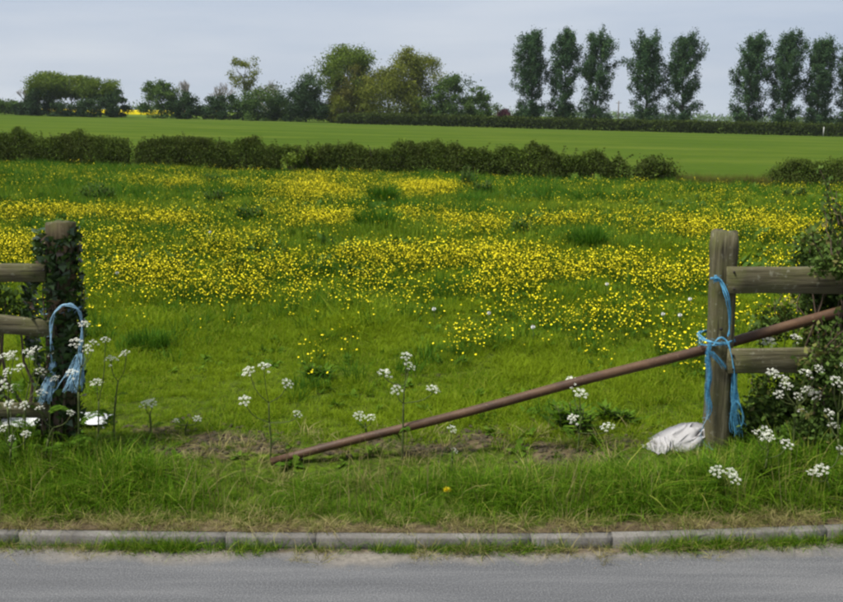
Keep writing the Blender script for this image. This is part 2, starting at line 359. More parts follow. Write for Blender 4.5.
def sheet(name, y0, y1, rows, mat, power, dirt=False, kind='structure'):
    s = np.linspace(0, 1, rows) ** power
    Yg = y0[None, :] + (y1 - y0)[None, :] * s[:, None]; Xg = T_AX[None, :] * (Yg + 3)
    Zg = terrain(Xg, Yg)
    V = np.stack([Xg, Yg, Zg], -1).reshape(-1, 3); nc = len(T_AX)
    i = (np.arange(rows - 1)[:, None] * nc + np.arange(nc - 1)[None, :]).ravel()
    Q = np.stack([i, i + 1, i + nc + 1, i + nc], 1)
    tint = None
    if dirt:
        edge = np.exp(-((V[:, 1] - kerb_y(V[:, 0]) - .05) / .14) ** 2) * .75
        tint = np.maximum(dirt_at(V[:, 0], V[:, 1]), edge)
    return tag(link(name, np_mesh(name, V, Q, mat, tint, True)), kind=kind)
sheet('meadow', Y_K, Y_HL, 190, M['turf'], 2.0, True)
sheet('crop_field', Y_HL, Y_FL, 60, M['crop'], 1.4)
sheet('distant_land', Y_FL, np.full_like(T_AX, 1700.0), 50, M['land'], 2.6)

# ------------------------------------------------------------------ road
def road_mat():
    m, nt, N, L, b = nmat('asphalt')
    f = noise_tex(nt, 150, 3, .6); n = noise_tex(nt, 2.6, 5, .62, None, (.28, 3.0, 1)); p = noise_tex(nt, 5, 4, .6)
    c = ramp(nt, n, [(.3, (0.048, 0.049, 0.052)), (.5, (0.080, 0.081, 0.084)), (.72, (0.145, 0.143, 0.142))])
    c = mixc(nt, .5, c, ramp(nt, f, [(.3, (0.025, 0.025, 0.026)), (.5, (0.085, 0.085, 0.087)), (.75, (0.26, 0.258, 0.25))]))
    sp = N('ShaderNodeSeparateXYZ'); L(N('ShaderNodeNewGeometry').outputs['Position'], sp.inputs[0])
    # dust and grit that gathers along the kerb
    d = math_n(nt, 'ADD', math_n(nt, 'SUBTRACT', 1.0, math_n(nt, 'MULTIPLY', attr(nt), 5.0)), math_n(nt, 'MULTIPLY', math_n(nt, 'SUBTRACT', noise_tex(nt, 3.5, 5, .6), .5), 1.7))
    c = mixc(nt, ramp(nt, d, [(.15, (0, 0, 0)), (.75, (.9, .9, .9))]), c, ramp(nt, noise_tex(nt, 40, 5, .7), [(.3, (0.115, 0.100, 0.080)), (.7, (0.215, 0.190, 0.155))]))
    # soil washed against the kerb foot
    e = math_n(nt, 'ADD', math_n(nt, 'SUBTRACT', 1.0, math_n(nt, 'MULTIPLY', attr(nt), 13.0)), math_n(nt, 'MULTIPLY', math_n(nt, 'SUBTRACT', noise_tex(nt, 6, 5, .65), .5), 2.0))
    c = mixc(nt, ramp(nt, e, [(.2, (0, 0, 0)), (.7, (.9, .9, .9))]), c, ramp(nt, noise_tex(nt, 55, 5, .7), [(.3, (0.050, 0.036, 0.022)), (.7, (0.150, 0.115, 0.070))]))
    L(c, b.inputs['Base Color']); b.inputs['Roughness'].default_value = .85; b.inputs['Specular IOR Level'].default_value = .3
    bump(nt, b, f, .5, .004); return m
M['asphalt'] = road_mat()
def build_road():
    xs = np.linspace(-30, 30, 241); s = 1 - (1 - np.linspace(0, 1, 14)) ** 2.2
    yk = kerb_y(xs) + .01
    Y = -4 + (yk[None, :] + 4) * s[:, None]; X = np.repeat(xs[None, :], 14, 0)
    Z = ROAD_Z + .012 * np.clip((4.0 - Y) / 3, 0, 1) + 0 * X
    V = np.stack([X, Y, Z], -1).reshape(-1, 3); nc = len(xs)
    i = (np.arange(13)[:, None] * nc + np.arange(nc - 1)[None, :]).ravel()
    tag(link('road', np_mesh('road', V, np.stack([i, i + 1, i + nc + 1, i + nc], 1), M['asphalt'], (yk[None, :] - Y).ravel(), True)), kind='structure')
build_road()
kerb = empty('kerb', (0, 0, 0)); kerb['kind'] = 'structure'
def build_kerb():
    jx = [hit_z(px, 537, KERB_Z).x for px in (-405, -195, 15, 225, 316, 531, 613, 835, 1045, 1255)]
    rng = random.Random(3)
    for x0, x1 in zip(jx, jx[1:]):
        n = 9; rings = []; dz = rng.uniform(-.0012, .0012); dy = rng.uniform(-.002, .002)
        for k in range(n + 1):
            x = x0 + .001 + (x1 - x0 - .002) * k / n; y = float(kerb_y(x)) + dy
            w = lambda a: a + rng.uniform(-.002, .002)
            prof = [(0.0, -.12), (0.0, -.006), (0.006, 0.0), (0.06, .001), (.118, 0.0), (.122, -.012), (.122, -.12)]
            rings.append([(x, y + w(py_), KERB_Z + dz + w(pz)) for py_, pz in prof])
        mb = MB(); mb.loft(rings); mb.build('kerb_stone', M['kerb'], kerb)
build_kerb()

# ------------------------------------------------------------------ scattering of what nobody could count
SRC = []
def source_collection(name, meshes):
    c = bpy.data.collections.new(name)
    for i, me in enumerate(meshes):
        o = bpy.data.objects.new('%s_%02d' % (name, i), me); c.objects.link(o)
    return c
def scatter(name, P, scale, coll, n_src, rng, tilt=0.15, kind='stuff', parent=None):
    n = len(P); me = bpy.data.meshes.new(name); me.vertices.add(n); me.vertices.foreach_set('co', np.asarray(P, np.float32).ravel())
    rot = np.stack([rng.normal(0, tilt, n), rng.normal(0, tilt, n), rng.uniform(0, 6.283, n)], 1)
    a = me.attributes.new('rot', 'FLOAT_VECTOR', 'POINT'); a.data.foreach_set('vector', rot.astype(np.float32).ravel())
    a = me.attributes.new('scl', 'FLOAT', 'POINT'); a.data.foreach_set('value', np.asarray(scale * np.ones(n), np.float32))
    a = me.attributes.new('pick', 'INT', 'POINT'); a.data.foreach_set('value', rng.integers(0, n_src, n).astype(np.int32))
    o = link(name, me, parent); o['kind'] = kind
    g = bpy.data.node_groups.new(name, 'GeometryNodeTree')
    g.interface.new_socket('Geometry', in_out='INPUT', socket_type='NodeSocketGeometry'); g.interface.new_socket('Geometry', in_out='OUTPUT', socket_type='NodeSocketGeometry')
    N, L = g.nodes.new, g.links.new
    gi, go, ip, ci = N('NodeGroupInput'), N('NodeGroupOutput'), N('GeometryNodeInstanceOnPoints'), N('GeometryNodeCollectionInfo')
    ci.inputs['Collection'].default_value = coll; ci.inputs['Separate Children'].default_value = True; ci.inputs['Reset Children'].default_value = True
    def named(nm, ty):
        q = N('GeometryNodeInputNamedAttribute'); q.data_type = ty; q.inputs['Name'].default_value = nm; return q.outputs['Attribute']
    er = N('FunctionNodeEulerToRotation'); L(named('rot', 'FLOAT_VECTOR'), er.inputs[0])
    m2p = N('GeometryNodeMeshToPoints'); L(gi.outputs[0], m2p.inputs['Mesh'])
    L(m2p.outputs['Points'], ip.inputs['Points']); L(ci.outputs['Instances'], ip.inputs['Instance']); ip.inputs['Pick Instance'].default_value = True
    L(named('pick', 'INT'), ip.inputs['Instance Index']); L(er.outputs[0], ip.inputs['Rotation']); L(named('scl', 'FLOAT'), ip.inputs['Scale'])
    L(ip.outputs['Instances'], go.inputs[0])
    md = o.modifiers.new('scatter', 'NODES'); md.node_group = g
    return o
def blades(n, h0, h1, radius, width, rng, bend=.6, segs=3, lay=0.0, mat=None, tlo=0.0, thi=1.0):
    """one tuft: n tapering, drooping blades"""
    a = rng.uniform(0, 6.283, n); r = radius * np.sqrt(rng.uniform(0, 1, n)); h = rng.uniform(h0, h1, n)
    bx, by = r * np.cos(a), r * np.sin(a); d = a + rng.normal(0, .9, n)
    be = np.abs(rng.normal(bend * .6, bend * .5, n)) + lay; w = width * rng.uniform(.6, 1.25, n)
    face = d + math.pi / 2 + rng.normal(0, .5, n); t = rng.uniform(tlo, thi, n)
    V, ring = [], []
    for k in range(segs + 1):
        f = k / segs; out = h * be * f ** 2; up = h * (f - .42 * np.minimum(be, 1.6) * f ** 2.4); up = np.maximum(up, .004)
        cx, cy = bx + np.cos(d) * out, by + np.sin(d) * out
        ww = w * (1 - f ** 1.6) * .5 + .0003
        sx, sy = np.cos(face) * ww, np.sin(face) * ww
        V.append(np.stack([cx - sx, cy - sy, up], 1)); V.append(np.stack([cx + sx, cy + sy, up], 1))
    V = np.stack(V, 1); m = 2 * (segs + 1)
    base = (np.arange(n) * m)[:, None]
    Q = np.concatenate([base + np.array([[2 * k, 2 * k + 1, 2 * k + 3, 2 * k + 2]]) for k in range(segs)], 0)
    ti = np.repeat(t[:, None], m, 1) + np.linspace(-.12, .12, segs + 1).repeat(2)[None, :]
    return np_mesh('tuft', V.reshape(-1, 3) - np.array([0, 0, .008]), Q, mat, np.clip(ti, 0, 1).ravel())
def variants(k, **kw):
    return [blades(rng=np.random.default_rng(100 + i), **kw) for i in range(k)]
SHORT = source_collection('short_tuft', variants(5, n=46, h0=.035, h1=.095, radius=.075, width=.0042, bend=1.15, segs=2, mat=M['grass_short']))
LONG = source_collection('long_tuft', variants(5, n=30, h0=.10, h1=.30, radius=.085, width=.0062, bend=1.05, segs=4, mat=M['grass_long']))
STRAW = source_collection('straw_tuft', variants(4, n=22, h0=.05, h1=.14, radius=.06, width=.0034, bend=1.1, segs=3, lay=.5, mat=M['straw']))
FAR = source_collection('far_tuft', variants(5, n=46, h0=.06, h1=.20, radius=.20, width=.010, bend=.8, segs=2, mat=M['grass_far']))
TUSS = source_collection('tussock_tuft', variants(4, n=60, h0=.14, h1=.32, radius=.13, width=.007, bend=.8, segs=3, mat=M['tussock']))
CLOD = []
for i in range(4):
    r = np.random.default_rng(i); mb = MB(); rings = []
    for z in (-.4, .1, .5, .8): rings.append([(math.cos(k * 1.0472) * (1 - z * z * .6) * r.uniform(.7, 1.1), math.sin(k * 1.0472) * (1 - z * z * .6) * r.uniform(.7, 1.1), z * .7 * r.uniform(.8, 1.1)) for k in range(6)])
    mb.loft(rings); CLOD.append(mb.mesh('clod', M['soil']))
CLODS = source_collection('clod', CLOD)
def rosette(seed):
    rg = random.Random(seed); mb = MB()
    for k in range(rg.randint(6, 10)):
        a = k * 2.4 + rg.uniform(-.4, .4); el = rg.uniform(.15, 1.1); d = Vector((math.cos(a) * math.cos(el), math.sin(a) * math.cos(el), math.sin(el))); sd = Vector((-math.sin(a), math.cos(a), rg.uniform(-.2, .2))); ln = rg.uniform(.05, .11); t = rg.random()
        b = Vector((rg.gauss(0, .012), rg.gauss(0, .012), .005)); mb.leaf(b, d, sd, ln * .7, ln * .34, t); d2 = (d + Vector((0, 0, -.7))).normalized(); mb.leaf(b + d * ln * .35, d2, sd, ln * .6, ln * .36, t)
    return mb.mesh('rosette', M['weed'])
HERB = source_collection('rosette', [rosette(i) for i in range(5)])
DOCKM = [me.copy() for me in (rosette(i) for i in range(5))]
for me in DOCKM: me.materials[0] = M['dock']
DOCKS = source_collection('dock_rosette', DOCKM)
GRIT = [me.copy() for me in CLOD]
for me in GRIT: me.materials[0] = M['grit']
GRITS = source_collection('grit', GRIT)

def fan_points(n, y0, y1, rng, margin=1.2, power=1.0):
    """random ground points, evenly over the area in front of the camera plus a margin at the sides"""
    u = rng.uniform(0, 1, n * 2); y = np.sqrt(y0 * y0 + (y1 * y1 - y0 * y0) * u); x = rng.uniform(-1, 1, n * 2) * (.46 * y + margin)
    p = ((.46 * y + margin) / y); keep = rng.uniform(0, p.max(), n * 2) < p
    return x[keep][:n], y[keep][:n]
def lump(x, y, s, seed=0.0):
    v = np.sin(x * s + seed) * np.sin(y * s * 1.1 - seed * 2) + .6 * np.sin(x * s * 2.3 + y * s * .9 + seed) * np.sin(y * s * 1.9 - x * s + 1 + seed) + .4 * np.sin(x * s * 4.1 - y * s * 3.3 + 2 * seed)
    return np.clip(.5 + v * .33, 0, 1)
def with_z(x, y, dz=0.0): return np.stack([x, y, terrain(x, y) + dz], 1)
LUSH = [(30, 462, 110, 30, 1.0), (120, 478, 60, 25, .6), (780, 470, 110, 40, .9), (700, 490, 70, 22, .7), (640, 492, 60, 20, .6), (480, 500, 70, 16, .35)]
TALL = [(345, 318, 60, 16, .9), (150, 335, 50, 26, .8), (130, 305, 60, 10, .7), (310, 300, 50, 10, .6), (470, 292, 40, 10, .5), (570, 300, 50, 10, .4), (390, 240, 60, 8, .6), (590, 243, 60, 9, .9), (110, 240, 60, 8, .6), (95, 198, 60, 7, .9), (70, 172, 80, 5, .6), (530, 345, 50, 9, .6), (460, 182, 40, 8, .6), (210, 195, 60, 5, .4), (510, 200, 60, 5, .5), (640, 250, 60, 8, .5), (690, 185, 90, 6, .5), (320, 172, 60, 5, .6)]
def build_grass():
    r = np.random.default_rng(21)
    # verge between kerb and fence line
    n = 6200; x = r.uniform(-3.6, 3.6, n); yk = kerb_y(x) + .055; y = yk + (4.95 - yk) * r.uniform(0, 1, n) ** .92
    px, py = proj(x, y, terrain(x, y)); lush = blob_sum(px, py, LUSH); di = blob_sum(px, py, DIRT)
    edge = (y - yk); keep = (r.uniform(0, 1, n) < np.clip(edge / .12, .3, 1)) & (r.uniform(0, 1, n) > di * .9)
    sc = (.20 + .34 * lump(x, y, 3.0) * lump(x, y, 7.0, 2.0) ** .5 + .62 * lush) * np.clip(.35 + edge / .22, .3, 1) * r.uniform(.6, 1.4, n)
    sc = np.where(edge > .46, sc * (.40 + .30 * lush), sc); sc = sc * (1 - .6 * blob_sum(px, py, [(300, 468, 50, 16, 1.0), (447, 508, 22, 16, .9), (90, 432, 40, 14, .8), (675, 462, 40, 12, .9)]))
    scatter('verge_grass', with_z(x, y)[keep], sc[keep], LONG, 5, r)
    # dead grass behind the kerb and through the verge
    n = 860; x = r.uniform(-3.4, 3.4, n); yk = kerb_y(x) + .05; e = np.abs(r.normal(0, .10, n)); y = yk + e
    wgt = .35 + .65 * lump(x, y, 1.7, 1.0); keep = r.uniform(0, 1, n) < wgt
    P1, s1 = with_z(x, y)[keep], r.uniform(.3, .75, keep.sum())
    n = 230; x = r.uniform(-3.2, 3.2, n); y = r.uniform(4.3, 5.0, n)
    scatter('dead_grass', np.concatenate([P1, with_z(x, y)]), np.concatenate([s1, r.uniform(.5, 1.0, n)]), STRAW, 4, r)
    n = 150; x = r.uniform(-3.2, 3.2, n); y = kerb_y(x) + r.uniform(.12, .55, n)
    STALK = source_collection('stalk_tuft', variants(3, n=5, h0=.16, h1=.34, radius=.05, width=.0036, bend=.35, segs=4, mat=M['straw']))
    scatter('dry_stalks', with_z(x, y), r.uniform(.5, 1.0, n), STALK, 3, r, .2)
    # close-cropped gateway and near meadow
    x, y = fan_points(30000, 4.75, 12.5, r); px, py = proj(x, y, terrain(x, y)); di = blob_sum(px, py, DIRT); ta = blob_sum(px, py, TALL)
    keep = r.uniform(0, 1, len(x)) > di * 1.25 ; sc = (.42 + .50 * lump(x, y, 1.4, .4) + .9 * ta) * r.uniform(.75, 1.3, len(x)) * (1 + .05 * (y - 5))
    scatter('meadow_grass', with_z(x, y)[keep], sc[keep], SHORT, 5, r)
    # the rest of the meadow to the hedge
    x, y = fan_points(52000, 11.5, 40, r, 2.0); yh = lin(x, P_H0, P_H1, 1); k = y < yh + .2; x, y = x[k], y[k]
    px, py = proj(x, y, terrain(x, y)); ta = blob_sum(px, py, TALL)
    sc = (.55 + .65 * lump(x, y, .8, 2.0) + .5 * ta) * r.uniform(.7, 1.3, len(x))
    scatter('far_meadow_grass', with_z(x, y), sc, FAR, 5, r)
    # darker rank tussocks
    x, y = fan_points(60000, 5.2, 38, r, 2.0); yh = lin(x, P_H0, P_H1, 1); px, py = proj(x, y, terrain(x, y))
    w = blob_sum(px, py, TALL) * 1.1 + .6 * (lump(x, y, .75, 5.0) > .68) * (py < 325) + .5 * (lump(x, y, 1.9, 2.2) > .72); k = (r.uniform(0, 1, len(x)) < w * np.clip(.55 + 3 / y, .3, 1.0) * lump(x, y, 2.2, 1.1) ** 1.5) & (y < yh)
    scatter('rank_grass', with_z(x, y)[k], r.uniform(.4, 1.1, k.sum()) * np.clip(.40 + .05 * y[k], .5, 1.5), TUSS, 4, r)
    # grass and straw in the gutter
    G = [(145, 549, 32, 1.0), (60, 549, 50, .35), (185, 550, 25, .6), (255, 549, 25, .7), (330, 550, 20, .4), (430, 550, 45, .6), (510, 549, 25, .9), (700, 546, 40, 1.0), (790, 542, 50, .7), (640, 549, 20, .3), (-60, 549, 50, .5), (900, 540, 60, .7)]
    X, S = [], []
    for gx, gy, sx, w in G:
        m = int(46 * w * sx / 32); xx = hit_z(gx, gy, ROAD_Z).x + r.normal(0, sx / 230, m); yy = kerb_y(xx) - np.abs(r.normal(0, .022, m)) - .004
        X.append(np.stack([xx, yy, np.full(m, ROAD_Z)], 1)); S.append(r.uniform(.16, .42, m) * (.6 + .5 * w))
    scatter('gutter_grass', np.concatenate(X), np.concatenate(S), LONG, 5, r, .35)
    n = 330; xx = r.uniform(-3, 3, n); k = lump(xx, xx * 0 + 1, 2.1, .3) > .35; xx = xx[k]; yy = kerb_y(xx) - .01 - np.abs(r.normal(0, .045, len(xx)))
    scatter('gutter_straw', np.stack([xx, yy, np.full(len(xx), ROAD_Z)], 1), r.uniform(.25, .6, len(xx)), STRAW, 4, r, .6)
    n = 700; xx = r.uniform(-3.2, 3.2, n); yy = kerb_y(xx) - .01 - np.abs(r.normal(0, .07, n))
    scatter('gutter_grit', np.stack([xx, yy, np.full(n, ROAD_Z + .002)], 1), r.uniform(.001, .0042, n), GRITS, 4, r, .5)
    # broad-leaved herbs through the turf
    x, y = fan_points(6500, 4.35, 20, r); k = (r.uniform(0, 1, len(x)) < lump(x, y, 1.6, 7.0) ** 2 * 1.6 * np.clip(9 / y, .4, 1)) ; k &= (y > kerb_y(x) + .12)
    scatter('meadow_herbs', with_z(x, y)[k], r.uniform(.45, 1.1, k.sum()), HERB, 5, r, .2)
    x, y = fan_points(4200, 10, 34, r, 2.0); k = (y < lin(x, P_H0, P_H1, 1) - 1) & (lump(x, y, .8, 6.0) > .58)
    scatter('meadow_weeds', with_z(x, y)[k], r.uniform(1.8, 3.6, k.sum()), DOCKS, 5, r, .2)
    # turned clods of the gateway
    x, y = fan_points(60000, 4.5, 6.2, r, .6); k = r.uniform(0, 1, len(x)) < dirt_at(x, y) ** 1.5 * .3
    scatter('soil_clods', with_z(x, y)[k], r.uniform(.004, .020, k.sum()) , CLODS, 4, r, .5)
build_grass()

# ------------------------------------------------------------------ buttercups
def flower_spray(seed):
    r = random.Random(seed); mb = MB(); fl = MB()
    for k in range(8):
        a = r.uniform(0, 6.283); rad = r.uniform(.01, .15); h = r.uniform(.10, .28)
        bx, by = rad * .4 * math.cos(a), rad * .4 * math.sin(a); tx, ty = rad * math.cos(a), rad * math.sin(a)
        mb.tube([(bx, by, 0), ((bx + tx) / 2, (by + ty) / 2, h * .55), (tx, ty, h)], [.0016, .0014, .001], 3, .7, False)
        R = r.uniform(.0052, .0100); lean = Vector((r.gauss(0, .5), r.gauss(0, .5) - .1, 1)).normalized()
        u = lean.cross(Vector((0, 1, .1))).normalized(); v = lean.cross(u); c = Vector((tx, ty, h))
        for p in range(5):
            q = p * 1.2566 + r.uniform(-.1, .1); e0 = u * math.cos(q - .6) + v * math.sin(q - .6); e1 = u * math.cos(q + .6) + v * math.sin(q + .6)
            i = [fl.vert(c), fl.vert(c + e0 * R * .75 + lean * R * .22), fl.vert(c + (e0 + e1) * R * .66 + lean * R * .5), fl.vert(c + e1 * R * .75 + lean * R * .22)]
            fl.q.append(tuple(i))
    for k in range(4):
        a = r.uniform(0, 6.283); d = Vector((math.cos(a), math.sin(a), .5)); mb.leaf((0, 0, r.uniform(.01, .06)), d, Vector((-d.y, d.x, 0)), .06, .03, r.random())
    nv = len(mb.v); V = np.array(mb.v + fl.v); Q = np.array(mb.q + [tuple(i + nv for i in q) for q in fl.q])
    return np_mesh('buttercup', V, Q, None, [.5] * len(V), False, [M['weed'], M['buttercup']], [0] * len(mb.q) + [1] * len(fl.q))
BUTTER = source_collection('buttercup', [flower_spray(i) for i in range(6)])
BC = [(60, 211, 100, 5, 1.0), (150, 216, 60, 8, .8), (10, 240, 40, 14, .7), (15, 254, 40, 8, .7), (110, 236, 60, 14, .55), (150, 262, 60, 18, .7), (130, 285, 60, 8, .55),
      (230, 238, 60, 12, .7), (260, 258, 70, 16, .75), (215, 275, 80, 14, .65), (330, 195, 60, 5, .6), (310, 187, 60, 4, .7), (420, 188, 50, 5, 1.0), (235, 186, 30, 3, .6),
      (330, 217, 50, 6, .9), (300, 205, 50, 5, .5), (420, 214, 40, 5, .8), (490, 220, 60, 6, .9), (390, 250, 90, 9, 1.0), (470, 252, 90, 10, 1.0), (540, 262, 80, 13, .95), (490, 275, 70, 10, .95),
      (410, 275, 80, 12, .6), (330, 285, 70, 10, .5), (560, 218, 70, 5, .8), (590, 219, 25, 4, .9), (700, 226, 60, 6, .85), (650, 270, 70, 14, .9), (610, 255, 40, 8, .8), (700, 262, 50, 14, .6),
      (540, 300, 70, 14, .65), (620, 300, 80, 18, .75), (690, 300, 60, 18, .65), (480, 318, 50, 12, .45), (600, 325, 80, 14, .45), (680, 335, 60, 16, .40), (660, 375, 50, 10, .38), (770, 300, 60, 14, .55),
      (560, 345, 50, 12, .16), (340, 340, 60, 8, .16), (440, 340, 60, 8, .16), (800, 226, 60, 8, .8), (800, 255, 50, 10, .6), (750, 215, 60, 3, .6), (650, 215, 60, 4, .5), (70, 160, 90, 2, .6), (190, 184, 60, 3, .5), (130, 182, 60, 3, .35),
      (330, 178, 60, 3, .35), (590, 176, 90, 2, .3), (-40, 240, 60, 25, .6), (890, 250, 60, 30, .6)]
CLUMPS = [(383, 198, 15, 9, 1), (376, 224, 24, 10, 1), (469, 182, 12, 12, 1), (482, 190, 15, 7, 1), (250, 217, 17, 8, 1), (96, 197, 24, 9, 1), (216, 199, 14, 5, 1), (586, 241, 23, 10, 1), (522, 233, 14, 8, 1), (215, 182, 12, 5, 1), (450, 292, 20, 4, .8), (640, 240, 40, 6, .9), (520, 205, 60, 4, .8), (300, 226, 40, 4, .7), (160, 205, 40, 4, .7), (440, 203, 50, 3, .9), (560, 206, 60, 3, .8), (250, 198, 60, 4, .8), (60, 195, 60, 5, .8)]
def build_buttercups():
    r = np.random.default_rng(5); x, y = fan_points(240000, 5.6, 40, r, 2.0); yh = lin(x, P_H0, P_H1, 1)
    px, py = proj(x, y, terrain(x, y) + .2)
    w = 1.5 * blob_sum(px, py, BC) ** 1.8 + .035 * ((py < 318) & (py > 203)) + .02 * (py < 310) + .004 * (py < 420)
    w = w * (1 - .85 * np.clip(blob_sum(px, py + 6, TALL) + blob_sum(px, py, CLUMPS), 0, 1))
    k = (y < yh - 1.2) & (r.uniform(0, 1, len(x)) < w * (.10 + 1.5 * lump(x, y, .9, 3.3) * lump(x, y, 3.0, .8) ** .5) * 1.45) & ((y > 9) | (r.uniform(0, 1, len(x)) < 1.0))
    sc = r.uniform(.6, 1.1, k.sum()) * np.clip(.78 + .02 * y[k], .85, 1.35)
    scatter('buttercups', with_z(x, y)[k], sc, BUTTER, 6, r, .12)
    print('buttercup sprays', k.sum())
build_buttercups()

# ------------------------------------------------------------------ fences at the gateway
def post_mesh(base, top, w, d, mat, parent, name='post', seed=0, jag=.003):
    """weathered square post with rounded arrises and a slightly split top, base and top in world space"""
    r = random.Random(seed); mb = MB(); base, top = Vector(base), Vector(top); rings = []; n = 16; org = Vector(parent.location)
    for k in range(n + 1):
        f = k / n; c = base.lerp(top, f) - org; ring = []
        tw = .06 * math.sin(f * 2 + seed); wob = 1 + .03 * math.sin(f * 7 + seed) + r.uniform(-.012, .012)
        for j in range(20):
            a = j / 20 * 2 * math.pi + .157 + tw; ca, sa = math.cos(a), math.sin(a)
            s = (abs(ca) ** 5 + abs(sa) ** 5) ** (-1 / 5)
            inset = .955 if k == n else 1.0
            ring.append((c.x + ca * s * w / 2 * wob * inset + r.uniform(-jag, jag), c.y + sa * s * d / 2 * wob * inset + r.uniform(-jag, jag), c.z + (r.uniform(-.006, .006) if k >= n - 1 else 0) - (.004 if k == n - 1 else 0)))
        rings.append(ring)
    mb.loft(rings); return mb.build(name, mat, parent, smooth=False)
def rail_mesh(p0, p1, h, th, mat, parent, seed=0):
    r = random.Random(seed); mb = MB(); p0, p1 = Vector(p0), Vector(p1); org = Vector(parent.location); n = 18; rings = []
    for k in range(n + 1):
        c = p0.lerp(p1, k / n) - org; hh = h / 2 * (1 + .03 * math.sin(k * .9 + seed)); e = .006
        prof = [(-th / 2, -hh + e), (-th / 2, hh - e), (-th / 2 + e, hh), (th / 2 - e, hh), (th / 2, hh - e), (th / 2, -hh + e), (th / 2 - e, -hh), (-th / 2 + e, -hh)]
        rings.append([(c.x + r.uniform(-.002, .002), c.y + a + r.uniform(-.0015, .0015), c.z + b + r.uniform(-.002, .002)) for a, b in prof])
    mb.loft(rings); return mb.build('rail', mat, parent)
def nail(parent, p, r=.006):
    mb = MB(); c = Vector(p) - Vector(parent.location); mb.tube([c, c + Vector((0, -.006, 0))], [r, r * .8], 8); mb.build('nail', M['nail'], parent)
YR = 4.76
rt, rb = at(724.5, 231, YR), at(716, 452, YR); rb = rb + (rb - rt) * .12
fence_r = empty('fence', (rb.x, rb.y, 0), 'weathered grey timber gatepost with two boards, rusty pipe tied to it', 'fence')
post_mesh(rb, rt, .122, .125, M['post_wood'], fence_r, seed=1)
ry = YR - .092
rail_mesh(at(727, 280, ry), at(727, 280, ry) + Vector((1.6, .05, -.01)), .132, .042, M['rail_wood'], fence_r, 2)
rail_mesh(at(727.5, 361, ry), at(727.5, 361, ry) + Vector((1.6, .05, .005)), .125, .042, M['rail_wood'], fence_r, 3)
q = at(727, 280, ry) + Vector((1.55, .14, 0)); post_mesh((q.x, q.y, -.1), (q.x, q.y, 1.1), .13, .13, M['post_wood'], fence_r, seed=4)
for px, py in ((734, 272), (734, 289), (733, 355), (733, 369)): nail(fence_r, at(px, py, ry - .019))
nail(fence_r, at(721, 329, YR - .067), .009)

YL = 4.74
lt, lb = at(60.5, 222, YL), at(64, 436, YL); lb = lb + (lb - lt) * .12
fence_l = empty('fence', (lb.x, lb.y, 0), 'ivy-covered timber gatepost with three weathered boards running off to its left', 'fence')
post_mesh(lb, lt, .136, .13, M['post_dark'], fence_l, seed=6)
ly = YL - .10
for (ax, ay), dz, hh, sd in (((46, 273), .0, .088, 7), ((55, 329), .055, .092, 8), ((50, 410), .0, .075, 9)):
    a = at(ax, ay, ly); rail_mesh(a + Vector((-1.6, .04, dz * 1.6 / .29 * .29 + dz)), a, hh, .04, M['rail_wood'], fence_l, sd)
q = at(46, 273, ly) + Vector((-1.52, .15, 0)); post_mesh((q.x, q.y, -.1), (q.x, q.y, 1.1), .15, .14, M['post_wood'], fence_l, seed=10)
nail(fence_l, at(52, 327, ly - .02)); nail(fence_l, at(44, 270, ly - .02))

# ------------------------------------------------------------------ rusty pipe across the gap
gp = ground(271, 464); pa = at(271, 462, gp.y); pe = at(930, 288, 4.93)
pipe = empty('rusty_pipe', (pa.x, pa.y, 0), 'long rusty steel pipe slanting across the gateway, one end on the ground', 'pipe')
def build_pipe():
    mb = MB(); pts, rad = [], []; n = 26
    for k in range(n + 1):
        f = k / n; p = pa.lerp(pe, f); p.z += -.008 * math.sin(math.pi * f) + .004 * math.sin(f * 17)
        pts.append(p - Vector(pipe.location)); rad.append(.021 + .008 * f)
    mb.tube(pts, rad, 16, cap=False); mb.tube(pts, [r - .004 for r in rad], 16, cap=False)
    n0 = len(mb.v) // 2
    for ring in (0, n):
        for k in range(16):
            a, b = ring * 16 + k, ring * 16 + (k + 1) % 16; mb.q.append((a, b, n0 + b, n0 + a))
    mb.build('tube', M['rust'], pipe, smooth=True)
build_pipe()

# ------------------------------------------------------------------ baler twine
def wob_path(pts, amp, rng, sub=5):
    out = []
    for a, b in zip(pts, pts[1:]):
        for k in range(sub): out.append(Vector(a).lerp(Vector(b), k / sub) + Vector((rng.gauss(0, amp), rng.gauss(0, amp), rng.gauss(0, amp))))
    out.append(Vector(pts[-1])); return out
def smooth_path(pts, it=2):
    pts = [Vector(p) for p in pts]
    for _ in range(it):
        q = [pts[0]]
        for a, b in zip(pts, pts[1:]): q += [a.lerp(b, .25), a.lerp(b, .75)]
        q.append(pts[-1]); pts = q
    return pts
def cord(name, pts, parent, rng, n=3, r=.0032, spread=.006, mat='twine'):
    """a few slack strands that wander round each other, with broken fibres standing off"""
    mb = MB(); org = Vector(parent.location); base = smooth_path(pts); m = len(base)
    for s in range(n):
        ph = rng.uniform(0, 6.28); k1, k2 = rng.uniform(.15, .5), rng.uniform(.1, .4); sp = spread * rng.uniform(.6, 1.7)
        P = [p - org + Vector((math.cos(ph + i * k1), math.sin(ph + i * k1) * .7, .8 * math.sin(ph * 2 + i * k2))) * sp + Vector((rng.gauss(0, .0008), 0, rng.gauss(0, .0008))) for i, p in enumerate(base)]
        mb.tube(P, [r * rng.uniform(.55, .8)] * m, 5)
    for q in range(int(m * .7)):
        p = base[rng.randrange(m)] - org; d = Vector((rng.gauss(0, 1), rng.gauss(0, .6), rng.gauss(-.4, .8))).normalized() * rng.uniform(.008, .03)
        mb.tube([p, p + d * .6 + Vector((0, 0, .003)), p + d], .0006, 3, cap=False)
    return mb.build(name, M[mat], parent, smooth=True)
